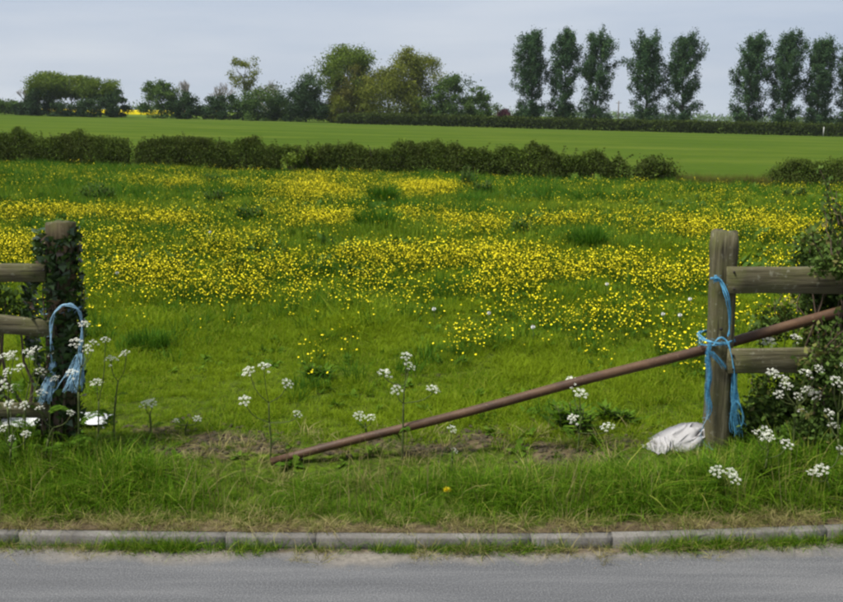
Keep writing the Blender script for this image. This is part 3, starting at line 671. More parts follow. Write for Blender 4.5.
def frayed(name, pts, parent, rng, n=26, spread=(.006, .03), r=.0011, mat='twine'):
    mb = MB(); org = Vector(parent.location); base = smooth_path(pts, 2); m = len(base)
    for s in range(int(n * 1.3)):
        a = rng.uniform(0, 6.283); sp = rng.uniform(.1, 1) ** .8 * rng.choice((1, 1, 1, 1.7)); cut = rng.uniform(.45, 1.0); k1 = rng.uniform(.2, .9); ph = rng.uniform(0, 6.28); am = rng.uniform(.001, .006); P = []
        for i, p in enumerate(base):
            f = i / (m - 1); w = spread[0] + (spread[1] - spread[0]) * f ** 1.2
            if f > cut: break
            P.append(p - org + Vector((math.cos(a) * w * sp + am * math.sin(ph + i * k1), math.sin(a) * w * sp * .6, am * math.cos(ph + i * k1))))
        if len(P) > 1: mb.tube(P, r * rng.uniform(.45, .95), 3, cap=False)
    return mb.build(name, M[mat], parent)
def build_twine():
    rg = random.Random(4)
    f = YR - .085
    t = empty('blue_twine', at(716, 340, YR), 'bright blue frayed baler twine lashing the rusty pipe to the grey gatepost', 'twine')
    c = at(716.5, 338, YR)
    loop = [c + Vector((math.cos(a) * .092, math.sin(a) * .092 + .012, -.012 * math.cos(a) + .01 * math.sin(a))) for a in [k * .5236 for k in range(13)]]
    cord('lashing', loop, t, rg, 4, .0034, .007)
    loop2 = [c + Vector((math.cos(a) * .088, math.sin(a) * .09 + .012, .016 * math.cos(a) - .012)) for a in [k * .5236 for k in range(13)]]
    cord('lashing', loop2, t, rg, 2, .003, .005)
    cord('upper_strand', [at(716, 276, f), at(722, 282, f), at(727, 296, ry - .03), at(730, 315, f), at(729, 336, f)], t, rg, 4, .0036, .006)
    c2 = at(716, 278, YR); cord('knot', [at(711, 279, f + .01), at(716, 276, f), at(719, 279, f), at(713, 281, f), at(717, 277, f - .006), at(721, 281, f)], t, rg, 3, .004, .005)
    frayed('frayed_tail', [at(710, 343, f), at(707, 358, f), at(710, 374, f), at(707, 392, f), at(710, 408, f), at(707, 420, f)], t, rg, 46, (.006, .017), .0016)
    frayed('frayed_tail', [at(711, 352, f - .01), at(718, 360, f - .01), at(725, 369, f - .01)], t, rg, 26, (.012, .018), .0014)
    cord('loop', [at(712, 345, f - .005), at(717, 337, f - .012), at(726, 340, f - .012), at(732, 352, f - .03), at(735, 368, f - .03), at(735, 392, f), at(734, 412, f)], t, rg, 3, .0034, .005)
    frayed('frayed_tail', [at(735, 368, f), at(733, 384, f), at(736, 398, f), at(734, 414, f), at(738, 438, f)], t, rg, 60, (.006, .030), .0017)
    cord('loose_end', [at(734, 398, f), at(741, 405, f - .02), at(744, 422, f - .02), at(738, 432, f)], t, rg, 2, .002, .003)
    cord('loose_end', [at(709, 414, f), at(704, 424, f - .01), at(700, 434, f - .01), at(704, 444, f), at(714, 450, f)], t, rg, 1, .0022, .0, 'twine_pale')
    f = YL - .10
    t = empty('blue_twine', at(66, 350, YL), 'pale blue baler twine looped over the ivy-covered gatepost with two frayed ends', 'twine')
    cord('loop', [at(54, 366, f), at(51, 345, f - .02), at(51, 322, f - .03), at(56, 309, f - .035), at(66, 304, f - .04), at(76, 306, f - .03), at(81, 315, f - .01), at(81, 340, f), at(80, 356, f)], t, rg, 4, .0036, .006, 'twine_pale')
    c = at(61, 309, YL); loop = [c + Vector((math.cos(a) * .105, math.sin(a) * .10, .012 * math.cos(a))) for a in [k * .5236 for k in range(13)]]
    cord('lashing', loop, t, rg, 3, .003, .007, 'twine_pale')
    frayed('frayed_tail', [at(80, 354, f), at(79, 366, f), at(76, 378, f - .02), at(72, 392, f - .02)], t, rg, 150, (.008, .062), .0021, 'twine_pale')
    frayed('frayed_tail', [at(53, 362, f), at(52, 376, f), at(48, 390, f - .02), at(45, 403, f - .02)], t, rg, 90, (.007, .042), .002, 'twine_pale')
build_twine()

# ------------------------------------------------------------------ white sacks
def folded_cloth(name, mat, parent, lx, ly, hz, seed, fold_dir=.5, fold=.03, rise=1.0, nx=84, ny=60):
    """slack woven cloth heaped on the ground: long folds along one direction, fine creases, ragged hem, real thickness"""
    V = []; cd, sd = math.cos(fold_dir), math.sin(fold_dir)
    for j in range(ny + 1):
        for i in range(nx + 1):
            u, v = i / nx * 2 - 1, j / ny * 2 - 1
            hemx = 1 + .16 * mnoise.noise(Vector((v * 2.2, seed, 1))); hemy = 1 + .22 * mnoise.noise(Vector((u * 2.6, seed, 5)))
            x, y = u * lx * hemx, v * ly * hemy
            r2 = abs(u) ** 2.4 * .8 + abs(v) ** 2.2; body = max(0.0, 1 - r2) ** .55 * (.45 + .55 * (.5 + .5 * u) ** rise)
            a, c = (u * cd + v * sd * .8), (-u * sd + v * cd * .8)
            w = c * 3.1 + .7 * mnoise.noise(Vector((a * .9, c * 1.4, seed)))
            f1 = 1 - 2 * abs(mnoise.noise(Vector((a * .7, w, seed + 3)))) * 1.6; f2 = 1 - 2 * abs(mnoise.noise(Vector((a * 1.6 + 9, w * 2.3, seed + 7)))) * 1.6; f3 = mnoise.noise(Vector((a * 6, w * 5, seed)))
            z = hz * body + fold * (f1 * .8 + f2 * .45 + f3 * .16) * (.35 + .65 * min(1.0, body * 1.6)) * (1 - .5 * max(abs(u), abs(v)) ** 6)
            V.append((x + fold * .5 * f2 * cd, y + fold * .6 * f1, max(z, .002 + .006 * (f1 + 1))))
    n = nx + 1; Q = [(j * n + i, j * n + i + 1, (j + 1) * n + i + 1, (j + 1) * n + i) for j in range(ny) for i in range(nx)]
    o = link(name, np_mesh(name, np.array(V), np.array(Q), mat, None, True), parent); md = o.modifiers.new('thickness', 'SOLIDIFY'); md.thickness = .003; md.offset = -1
    return o
def build_sacks():
    g = at(681, 449, 4.80); s = empty('white_sack', (g.x, g.y, gz(g.x, g.y) - .01), 'crumpled white woven sack lying at the foot of the grey gatepost', 'sack')
    a = folded_cloth('sack_body', M['sack'], s, .165, .11, .125, 2.0, .35, .030, 1.2); a.location = (.012, .01, 0)
    b = folded_cloth('sack_mouth', M['sack'], s, .075, .065, .05, 6.0, 1.0, .026, .6, 50, 40); b.location = (-.115, -.055, .004); b.rotation_euler = (0, 0, .4)
    g = at(76, 409, 5.12); s = empty('white_plastic_sheet', (g.x, g.y, gz(g.x, g.y)), 'flattened white plastic sheet on the grass behind the ivy-covered gatepost', 'plastic sheet')
    a = folded_cloth('sheet_body', M['sheet'], s, .17, .09, .03, 11.0, .2, .014, 1.0, 60, 40); a.location = (.0, 0, .03)
    b = folded_cloth('sheet_flap', M['sheet'], s, .16, .09, .03, 15.0, .4, .014, 1.0, 60, 40); b.location = (-.25, -.03, .03)
build_sacks()

# ------------------------------------------------------------------ ivy on the left post
def build_ivy():
    rg = random.Random(8); r = np.random.default_rng(8)
    iv = empty('ivy', (lb.x, lb.y - .09, gz(lb.x, lb.y)), 'dark green ivy climbing the left gatepost up to its top', 'ivy'); org = Vector(iv.location)
    mb = MB()
    for k in range(6):
        x0 = rg.uniform(-.07, .07); pts = []
        for i in range(10):
            f = i / 9; c = lb.lerp(lt, .08 + .82 * f); pts.append(Vector((c.x + x0 * (1 - .3 * f) + .03 * math.sin(f * 6 + k * 2), c.y - .086 - .01 * rg.random(), c.z)) - org)
        mb.tube(pts, [.008 - .005 * i / 9 for i in range(10)], 5)
    mb.build('stem', M['twig'], iv)
    P, T = [], []
    while len(P) < 1500:
        f = rg.random(); a = rg.uniform(-2.1, 2.1); wide = 1.0
        if f < .8: wide = 1.12 + .2 * math.exp(-((f - .60) / .16) ** 2)
        if f > .965 and rg.random() < .8: continue
        if f < .40 and rg.random() < .45: continue
        c = lb.lerp(lt, .08 + .90 * f); rr = rg.uniform(1.0, 1.35)
        sx = math.sin(a) * (.070 if math.sin(a) > 0 else .090) * wide * rr - .006; sy = -math.cos(a) * .090 * rr
        if math.sin(a) < -.3 and .42 < f < .8: sx -= rg.uniform(0, .055)
        P.append((c.x + sx - org.x, c.y + sy - org.y, c.z - org.z)); T.append(1.0 if rg.random() < .05 or (abs(f - .66) < .035 and abs(a) < .8 and rg.random() < .5) else rg.uniform(0, .9))
    P = np.array(P); out = np.stack([P[:, 0] - (lb.x - org.x), P[:, 1] - .09, 0 * P[:, 0] - .12], 1); out /= np.linalg.norm(out, axis=1, keepdims=True)
    # five-pointed ivy leaves lying outwards, tips down
    n = len(P); V, Q = [], []; Fq = []
    for i in range(n):
        nn = Vector(out[i]) + Vector((rg.gauss(0, .35), rg.gauss(0, .35), rg.gauss(0, .35) + .25)); nn.normalize()
        tip = Vector((rg.gauss(0, .4), rg.gauss(0, .2), -1)); tip = (tip - nn * tip.dot(nn)).normalized(); sd = nn.cross(tip); s = rg.uniform(.016, .030); c = Vector(P[i])
        pts = [c - tip * s * .4, c - tip * s * .25 + sd * s * .95 + nn * .003, c + tip * s * .25 + sd * s * .55, c + tip * s * 1.15, c + tip * s * .25 - sd * s * .55, c - tip * s * .25 - sd * s * .95 + nn * .003]
        b0 = len(V); V += [tuple(p) for p in pts]; Fq += [(b0, b0 + 1, b0 + 2, b0 + 3), (b0, b0 + 3, b0 + 4, b0 + 5)]
    o = link('leaves', np_mesh('ivy_leaves', np.array(V), np.array(Fq), M['ivy'], np.repeat(np.array(T), 6)), iv); o['kind'] = 'stuff'
build_ivy()

# ------------------------------------------------------------------ cow parsley
def umbel_mesh(seed, R=.036):
    r = random.Random(seed); st, fl = MB(), MB(); n = r.randint(10, 14)
    for k in range(n):
        a = k * 2.399 + r.uniform(-.3, .3); rr = R * math.sqrt((k + .5) / n) * r.uniform(.9, 1.15)
        c = Vector((rr * math.cos(a), rr * math.sin(a), .036 - rr * rr / R * .55 + r.uniform(-.005, .005)))
        st.tube([(0, 0, 0), c * .6 + Vector((0, 0, .002)), c], .0007, 3, .6, False)
        for j in range(15):
            b = j * 2.399; q = .0085 * math.sqrt((j + .5) / 15); f = c + Vector((q * math.cos(b), q * math.sin(b), .006 - q * .65 + r.uniform(-.0025, .0025))); s = r.uniform(.0013, .0024)
            d = Vector((math.cos(b * 3), math.sin(b * 3), r.uniform(-.9, .9))) * s; e = Vector((-math.sin(b * 3), math.cos(b * 3), r.uniform(-.4, .4))) * s
            i = [fl.vert(f + d), fl.vert(f + e), fl.vert(f - d), fl.vert(f - e)]; fl.q.append(tuple(i))
    nv = len(st.v); V = np.array(st.v + fl.v); Q = np.array(st.q + [tuple(i + nv for i in q) for q in fl.q])
    return np_mesh('umbel', V, Q, None, None, False, [M['stem'], M['floret']], [0] * len(st.q) + [1] * len(fl.q))
UMB = [umbel_mesh(i) for i in range(5)]
def fern_leaf_mesh(seed):
    r = random.Random(seed); mb = MB(); L0 = .16
    mid = lambda f: Vector((L0 * f, 0, .07 * math.sin(f * 2.2)))
    mb.tube([mid(i / 5) for i in range(6)], [.0018 - .0002 * i for i in range(6)], 3, .4, False)
    for k in range(3, 13):
        f = k / 13
        for s in (-1, 1):
            ln = .075 * (1.15 - f) ; b = mid(f); d = Vector((.45, s, r.uniform(-.25, .15))).normalized()
            for j in range(1, 6):
                g = j / 5.5; p = b + d * ln * g; w = .018 * (1.2 - g)
                for s2 in (-1, 1):
                    dd = (d + Vector((s2 * .8, -s2 * s * .4, r.uniform(-.3, .3)))).normalized(); mb.leaf(p, dd, dd.cross(Vector((0, 0, 1))).normalized(), w * 1.25, w * .55, r.uniform(.2, .8))
    return mb.mesh('fern_leaf', M['weed'])
FERN = [fern_leaf_mesh(i) for i in range(4)]
PARSLEY = 'cow parsley flowering in the gateway'
def cow_parsley(bpx, bpy, Y, umbels, label, seed, leaves=4, us=1.0):
    rg = random.Random(seed); b = at(bpx, bpy, Y); z = gz(b.x, b.y); b.z = z
    t = empty('cow_parsley', b, label, 'cow parsley', PARSLEY)
    U = [at(u[0], u[1], Y + rg.uniform(-.06, .06)) - b for u in umbels]
    topz = max(u.z for u in U); mb = MB(); cx = sum(u.x for u in U) / len(U); low = min(u.z for u in U)
    J = Vector((cx * .45, 0, max(.06, min(low * .8, topz * .55))))
    mb.tube(smooth_path([(0, 0, -.03), J * .5 + Vector((rg.uniform(-.01, .01), 0, 0)), J], 1), .0052, 6)
    J2 = J + Vector((cx * .3, 0, (topz - J.z) * .35))
    main = smooth_path([J, J2], 1); mb.tube(main, .0038, 5)
    for u in U:
        s = J2 if u.z > J2.z + .05 else J
        if u.z < J.z: s = J * .6
        e = u - Vector((0, 0, .012)); m = s.lerp(e, .45) + Vector(((e.x - s.x) * .22, rg.uniform(-.01, .01), -.012))
        mb.tube(smooth_path([s, m, e + Vector((0, 0, -.01)), e], 1), .0022, 4)
    mb.build('stem', M['stem'], t, smooth=True)
    for i, u in enumerate(U):
        o = link('umbel', UMB[(seed + i) % 5], t, u - Vector((0, 0, .014))); s = us * rg.uniform(.85, 1.2); o.scale = (s, s, s)
        o.rotation_euler = (rg.uniform(.1, .75), rg.uniform(-.45, .45), rg.uniform(-.6, .6))
    for k in range(leaves):
        o = link('leaf', FERN[rg.randrange(4)], t, Vector((0, 0, rg.uniform(.02, max(.05, J.z)))))
        s = rg.uniform(.5, 1.0) * (1 if leaves > 2 else .6); o.scale = (s, s, s); o.rotation_euler = (rg.uniform(-.2, .2), rg.uniform(-.5, .1), rg.uniform(0, 6.28))
    return t
CP = [
 (8, 446, 4.58, [(5, 358), (13, 354), (9, 371), (3, 384), (15, 389)], 'cow parsley with a dense cluster of umbels at the far left edge', .82),
 (22, 452, 4.56, [(28, 353), (36, 350), (21, 367), (39, 373)], 'cow parsley between the left edge and the ivy post, under the middle board', .82),
 (50, 446, 4.62, [(53, 353), (56, 379), (41, 393)], 'cow parsley whose umbels climb the front of the ivy post', .75),
 (76, 450, 4.55, [(76, 343), (88, 348), (84, 324), (72, 373), (93, 343)], 'tallest cow parsley at the right edge of the ivy post', .82),
 (95, 446, 4.57, [(105, 340), (97, 383), (100, 423)], 'thin dark-stemmed cow parsley just right of the ivy post', .8),
 (114, 440, 4.75, [(126, 354), (111, 361)], 'cow parsley with two umbels standing alone right of the ivy post', .95),
 (8, 476, 4.38, [(10, 403), (25, 404), (5, 428), (13, 437), (26, 433)], 'low cow parsley in the rank grass at the far left', .65),
 (42, 465, 4.44, [(40, 408), (70, 412)], 'low cow parsley in front of the bottom board of the ivy-post fence', .65),
 (150, 428, 4.95, [(152, 402), (146, 406)], 'single small cow parsley left of the worn earth in the gateway', .9),
 (186, 436, 4.95, [(176, 420), (197, 418)], 'very short cow parsley beside the worn earth patch', .6),
 (270, 464, 4.64, [(250, 371), (264, 367), (286, 383), (245, 400), (296, 414)], 'spindly cow parsley with five umbels at the low end of the rusty pipe', .8),
 (402, 452, 4.62, [(384, 373), (397, 389), (406, 356), (408, 367), (432, 390)], 'cow parsley with a thick upright stem crossing the middle of the rusty pipe', .85),
 (366, 440, 4.86, [(359, 415), (371, 418)], 'short cow parsley with paired umbels just above the rusty pipe', .85),
 (452, 468, 4.42, [(451, 428), (453, 450)], 'small cow parsley below the rusty pipe, above the dandelion', .65),
 (576, 440, 4.70, [(572, 382), (580, 394), (574, 418), (608, 428)], 'cow parsley whose top umbel overlaps the rusty pipe, left of the grey post', .85),
 (790, 482, 4.56, [(772, 373), (783, 378), (786, 386), (779, 393), (797, 396), (808, 390), (805, 373), (818, 368), (816, 395), (802, 412)], 'bushy cow parsley with many umbels below the lower board of the grey post', .8),
 (763, 478, 4.34, [(765, 430), (758, 436), (768, 438), (786, 444)], 'cow parsley with four umbels right of the foot of the grey post', .95),
 (726, 502, 4.20, [(717, 470), (730, 472), (733, 478)], 'low cow parsley in the verge grass in front of the grey post', .8),
 (830, 494, 4.22, [(839, 450), (822, 468), (813, 474)], 'cow parsley in the lower right corner of the bushes', .85),
 (838, 480, 4.45, [(835, 381), (843, 395), (828, 412), (844, 366), (833, 426)], 'cow parsley cut by the right edge in front of the hawthorn bush', .85),
 (792, 440, 4.95, [(768, 342), (795, 338), (786, 330)], 'cow parsley behind the fence, between the pipe and the lower board', .9),
]
for i, (bx, by, Y, um, lab, us) in enumerate(CP): cow_parsley(bx, by, Y, um, lab, 40 + i, 2 if 140 < bx < 700 else 5 if len(um) > 3 else 3, us)

# ------------------------------------------------------------------ dandelions
def dandelion(px, py, base_py, label, R=.024):
    g = ground(px + 2, base_py); top = at(px, py, g.y - .01); t = empty('dandelion', g, label, 'dandelion', 'yellow dandelions in the verge')
    e = top - g; mb = MB(); mb.tube(smooth_path([(0, 0, -.01), e * .5 + Vector((.006, 0, 0)), e], 1), .0022, 6); mb.build('stem', M['stem'], t, smooth=True)
    rg = random.Random(int(px)); mb = MB()
    for k in range(54):
        a = k * 2.399; f = math.sqrt((k + .5) / 54); d = Vector((math.cos(a) * f, math.sin(a) * f - .55, .75 - .5 * f)).normalized(); mb.leaf(e, d, d.cross(Vector((0, 0, 1))).normalized(), R * rg.uniform(.85, 1.1), R * .32)
    mb.build('flower_head', M['dandelion'], t)
    for k in range(5):
        a = k * 1.26 + rg.random(); mb = MB(); d = Vector((math.cos(a), math.sin(a), .45)); mb.leaf((0, 0, 0), d, Vector((-d.y, d.x, 0)), .10, .024, rg.random()); mb.build('leaf', M['weed'], t)
dandelion(447, 491, 520, 'bright yellow dandelion on the verge between kerb and pipe')
dandelion(472, 494, 520, 'smaller yellow dandelion to the right of the bright one', .009)
def dandelion_clock(px, py, label):
    g = ground(px, py + 18); top = at(px, py, g.y); e = top - g; t = empty('dandelion_clock', g, label, 'dandelion clock', 'dandelion clocks in the meadow')
    mb = MB(); mb.tube([(0, 0, -.01), e * .5 + Vector((.004, 0, 0)), e], .002, 5); mb.build('stem', M['stem'], t)
    mb = MB(); rg = random.Random(int(px))
    for k in range(70):
        z = 1 - 2 * (k + .5) / 70; a = k * 2.399; d = Vector((math.cos(a) * math.sqrt(1 - z * z), math.sin(a) * math.sqrt(1 - z * z), z)); mb.leaf(e + d * .004, d, d.orthogonal().normalized(), .013, .007)
    mb.build('seed_head', M['clock'], t)
for px, py, lab in ((690, 299, 'white dandelion clock just left of the top of the grey post'), (663, 314, 'dandelion clock left of the pair beside the grey post, lower down'), (680, 315, 'dandelion clock directly below the one by the grey post'),
                    (607, 284, 'dandelion clock among dense buttercups well left of the grey post'), (533, 327, 'dandelion clock at the lower edge of the buttercups, mid meadow'), (489, 313, 'dandelion clock in short grass near the middle of the meadow'),
                    (434, 309, 'leftmost dandelion clock of the middle meadow'), (117, 273, 'dandelion clock in the buttercups right of the ivy post'), (210, 232, 'dandelion clock far back in the left half of the meadow')):
    dandelion_clock(px, py, lab)

# ------------------------------------------------------------------ weed clumps of the meadow
def grow_clump(name, label, cat, px, base_py, wpx, hpx, seed, broad=False, mat='tussock'):
    g = ground(px, base_py); k = g.y / F; w, h = wpx * k * 1.1, hpx * k * 1.05 + (.13 if g.y > 9 else .03); t = empty(name, g, label, cat, 'weed clumps standing above the meadow grass'); r = np.random.default_rng(seed)
    if not broad:
        me = blades(900, h * .45, h * 1.1, w * .40, max(.006, .0011 * g.y), r, .55, 4, mat=M[mat]); link('blades', me, t)['kind'] = 'stuff'
        return
    mb, sm = MB(), MB(); rg = random.Random(seed)
    for s in range(max(6, int(w / .028))):
        a = rg.uniform(0, 6.283); q = w * .32 * math.sqrt(rg.random()); b = Vector((q * math.cos(a), q * math.sin(a) * .7, 0)); hh = h * rg.uniform(.55, 1.0) * (1 - .35 * (q / (w * .4)) ** 2)
        tip = b * 1.3 + Vector((0, 0, hh)); sm.tube([b, b.lerp(tip, .5) + Vector((.01, 0, 0)), tip], [.006, .005, .003], 5)
        for j in range(15):
            f = (j + .5) / 15; d = Vector((math.cos(j * 2.4 + s), math.sin(j * 2.4 + s), rg.uniform(-.1, .8))).normalized(); ln = (.16 - .09 * f) * rg.uniform(.7, 1.2) * min(1.3, max(.8, h / .3))
            mb.leaf(b.lerp(tip, f), d, d.cross(Vector((0, 0, 1))).normalized(), ln, ln * .36, rg.random())
    sm.build('stem', M['stem'], t); mb.build('leaves', M['dock' if g.y > 9 else 'weed'], t)['kind'] = 'stuff'
for a in (
 ('grass_tussock', 'rounded tussock standing highest in the middle of the meadow', 'tussock', 383, 207, 30, 19, 1, False, 'tussock'),
 ('grass_tussock', 'wide dark tussock just in front of the rounded middle one', 'tussock', 376, 233, 48, 20, 2, False, 'tussock'),
 ('dock_plant', 'upright dark dock plant against the foot of the long hedge', 'weed', 469, 192, 22, 24, 3, True),
 ('dock_plant', 'low broad dock plant right of the upright one near the hedge', 'weed', 482, 197, 28, 13, 4, True),
 ('dock_plant', 'dark dock plant in the left meadow beyond the buttercup band', 'weed', 250, 224, 32, 14, 5, True),
 ('dock_plant', 'large dark dock patch behind the ivy post', 'weed', 96, 205, 44, 18, 6, True),
 ('dock_plant', 'small dark dock right of the patch behind the ivy post', 'weed', 216, 204, 26, 9, 7, True),
 ('dock_plant', 'dark dock plant at the hedge gap on the left', 'weed', 215, 186, 22, 9, 8, True),
 ('grass_tussock', 'broad dark tussock in the right half of the meadow', 'tussock', 586, 251, 44, 20, 9, False, 'tussock'),
 ('dock_plant', 'leafy dock plant growing under the rusty pipe', 'weed', 572, 432, 62, 34, 10, True),
 ('dock_plant', 'leafy dock plant right of the one under the pipe', 'weed', 614, 424, 34, 16, 11, True),
 ('dock_plant', 'small dock clump right of centre among buttercups', 'weed', 522, 240, 24, 15, 12, True),
 ('grass_tussock', 'dark tussock by the low end of the meadow left of the pipe', 'tussock', 150, 352, 46, 22, 13, False, 'tussock'),
 ('dock_plant', 'dark dock beneath the right-hand end of the hedge', 'weed', 795, 201, 30, 11, 14, True),
 ('dock_plant', 'small leafy weed in the short grass above the middle cow parsley', 'weed', 320, 380, 30, 12, 15, True),
): grow_clump(*a)

# ------------------------------------------------------------------ bushes and hedges
def poly_stems(mb, rg, base, tip, r0, r1, n=5, wob=.08, sides=5):
    L = (Vector(tip) - Vector(base)).length; pts = []
    for i in range(n + 1):
        f = i / n; pts.append(Vector(base).lerp(Vector(tip), f) + Vector((rg.gauss(0, 1), rg.gauss(0, 1), rg.gauss(0, .5))) * wob * L * math.sin(math.pi * f) * .5)
    mb.tube(pts, [r0 + (r1 - r0) * i / n for i in range(n + 1)], sides, cap=False); return pts
def blob_bush(name, label, cat, blobs, base, leaf, count, mat, seed, stems=24, group=None, shoot=0, stem_mat='twig', shell=.45):
    """blobs: (centre, radii); leaves fill clumps placed through their volume"""
    rg = random.Random(seed); r = np.random.default_rng(seed); t = empty(name, base, label, cat, group); org = np.array(base)
    vol = np.array([b[1][0] * b[1][1] * b[1][2] for b in blobs]) ** (2 / 3); vol /= vol.sum(); P, T = [], []
    mb = MB(); cl = max(8, int(count / 70))
    for i in range(cl):
        b = blobs[r.choice(len(blobs), p=vol)]; d = r.normal(size=3); d /= np.linalg.norm(d); rad = r.uniform(shell, 1.0)
        c = np.array(b[0]) + d * rad * np.array(b[1]); cr = r.uniform(.16, .34) * min(b[1]) + leaf
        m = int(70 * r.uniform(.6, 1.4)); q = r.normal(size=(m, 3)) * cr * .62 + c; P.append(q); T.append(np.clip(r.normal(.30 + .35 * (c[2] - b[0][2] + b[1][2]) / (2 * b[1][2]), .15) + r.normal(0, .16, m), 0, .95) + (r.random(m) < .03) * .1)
        if i % max(1, cl // stems) == 0: poly_stems(mb, rg, (rg.gauss(0, .12), rg.gauss(0, .06), -.03), Vector(c) - Vector(base), max(.006, .02 * leaf / .05), .004 * leaf / .05, 5)
    for i in range(shoot):
        b = blobs[rg.randrange(len(blobs))]; a0 = Vector((b[0][0] + rg.uniform(-.8, .8) * b[1][0], b[0][1] + rg.uniform(-.5, .5) * b[1][1], b[0][2] + b[1][2] * .5)) ; a1 = a0 + Vector((rg.gauss(0, .10), rg.gauss(0, .06), rg.uniform(.12, .34)))
        pts = poly_stems(mb, rg, a0 - Vector(base), a1 - Vector(base), .004, .0018, 5)
        q = np.array([list(pts[k]) for k in range(1, 6) for _ in range(4)]) + r.normal(0, .012, (20, 3)) + org; P.append(q); T.append(r.uniform(.3, 1, 20))
    P = np.concatenate(P) - org; T = np.concatenate(T); ok = P[:, 2] > .01; P, T = P[ok], T[ok]
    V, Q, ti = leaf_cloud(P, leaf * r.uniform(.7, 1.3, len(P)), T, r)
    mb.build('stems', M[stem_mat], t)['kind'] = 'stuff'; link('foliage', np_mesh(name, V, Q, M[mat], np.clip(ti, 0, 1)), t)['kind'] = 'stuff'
    return t
def B(px, py, Y, rx, ry, rz): return (tuple(at(px, py, Y)), (rx, ry, rz))
b0 = at(830, 450, 5.1); b0.z = gz(b0.x, b0.y)
blob_bush('hawthorn_bush', 'dark leafy hawthorn bush swallowing the boards at the right edge', 'bush',
          [B(845, 300, 5.30, .26, .18, .26), B(880, 380, 5.32, .36, .2, .40), B(828, 395, 5.02, .28, .2, .25), B(800, 430, 4.96, .25, .16, .17), B(780, 325, 5.12, .14, .10, .13), B(905, 300, 5.35, .3, .2, .45), B(828, 345, 5.22, .16, .12, .16),
           B(822, 262, 5.1, .14, .14, .14), B(842, 270, 4.58, .13, .04, .065), B(828, 362, 4.58, .09, .04, .06), B(834, 284, 5.2, .16, .12, .10), B(848, 368, 4.57, .13, .05, .08), B(818, 372, 4.58, .10, .05, .10), B(768, 400, 5.05, .14, .1, .2), B(815, 425, 4.62, .16, .07, .12), B(862, 412, 4.62, .16, .1, .16), B(845, 235, 5.05, .10, .12, .12)],
          b0, .030, 32000, 'bush', 31, 70, None, 60)
b0 = at(745, 470, 4.72); b0.z = gz(b0.x, b0.y)
blob_bush('nettle_patch', 'dark nettles and brambles at the foot of the grey gatepost', 'nettles', [B(755, 430, 4.78, .14, .10, .14), B(800, 455, 4.64, .25, .10, .11), B(850, 465, 4.62, .2, .12, .13), B(742, 458, 4.70, .10, .08, .08), B(780, 470, 4.55, .18, .08, .07)], b0, .036, 5200, 'bush', 32, 16)
b0 = at(0, 330, 5.15); b0.z = gz(b0.x, b0.y)
blob_bush('bramble_bush', 'dark bramble behind the boards at the left edge', 'bush', [B(-10, 292, 5.15, .14, .12, .10), B(-40, 330, 5.15, .25, .15, .2), B(16, 304, 5.1, .07, .07, .05), B(-30, 390, 5.1, .22, .15, .2)], b0, .034, 2600, 'bush', 33, 16, None, 4)
b0 = at(20, 455, 4.66); b0.z = gz(b0.x, b0.y)
blob_bush('nettle_patch', 'dark nettles round the foot of the ivy-covered gatepost', 'nettles', [B(30, 446, 4.64, .2, .09, .05), B(85, 450, 4.64, .12, .09, .05), B(-30, 440, 4.66, .2, .1, .10), B(60, 462, 4.56, .2, .08, .05)], b0, .034, 2200, 'weed', 34, 12)

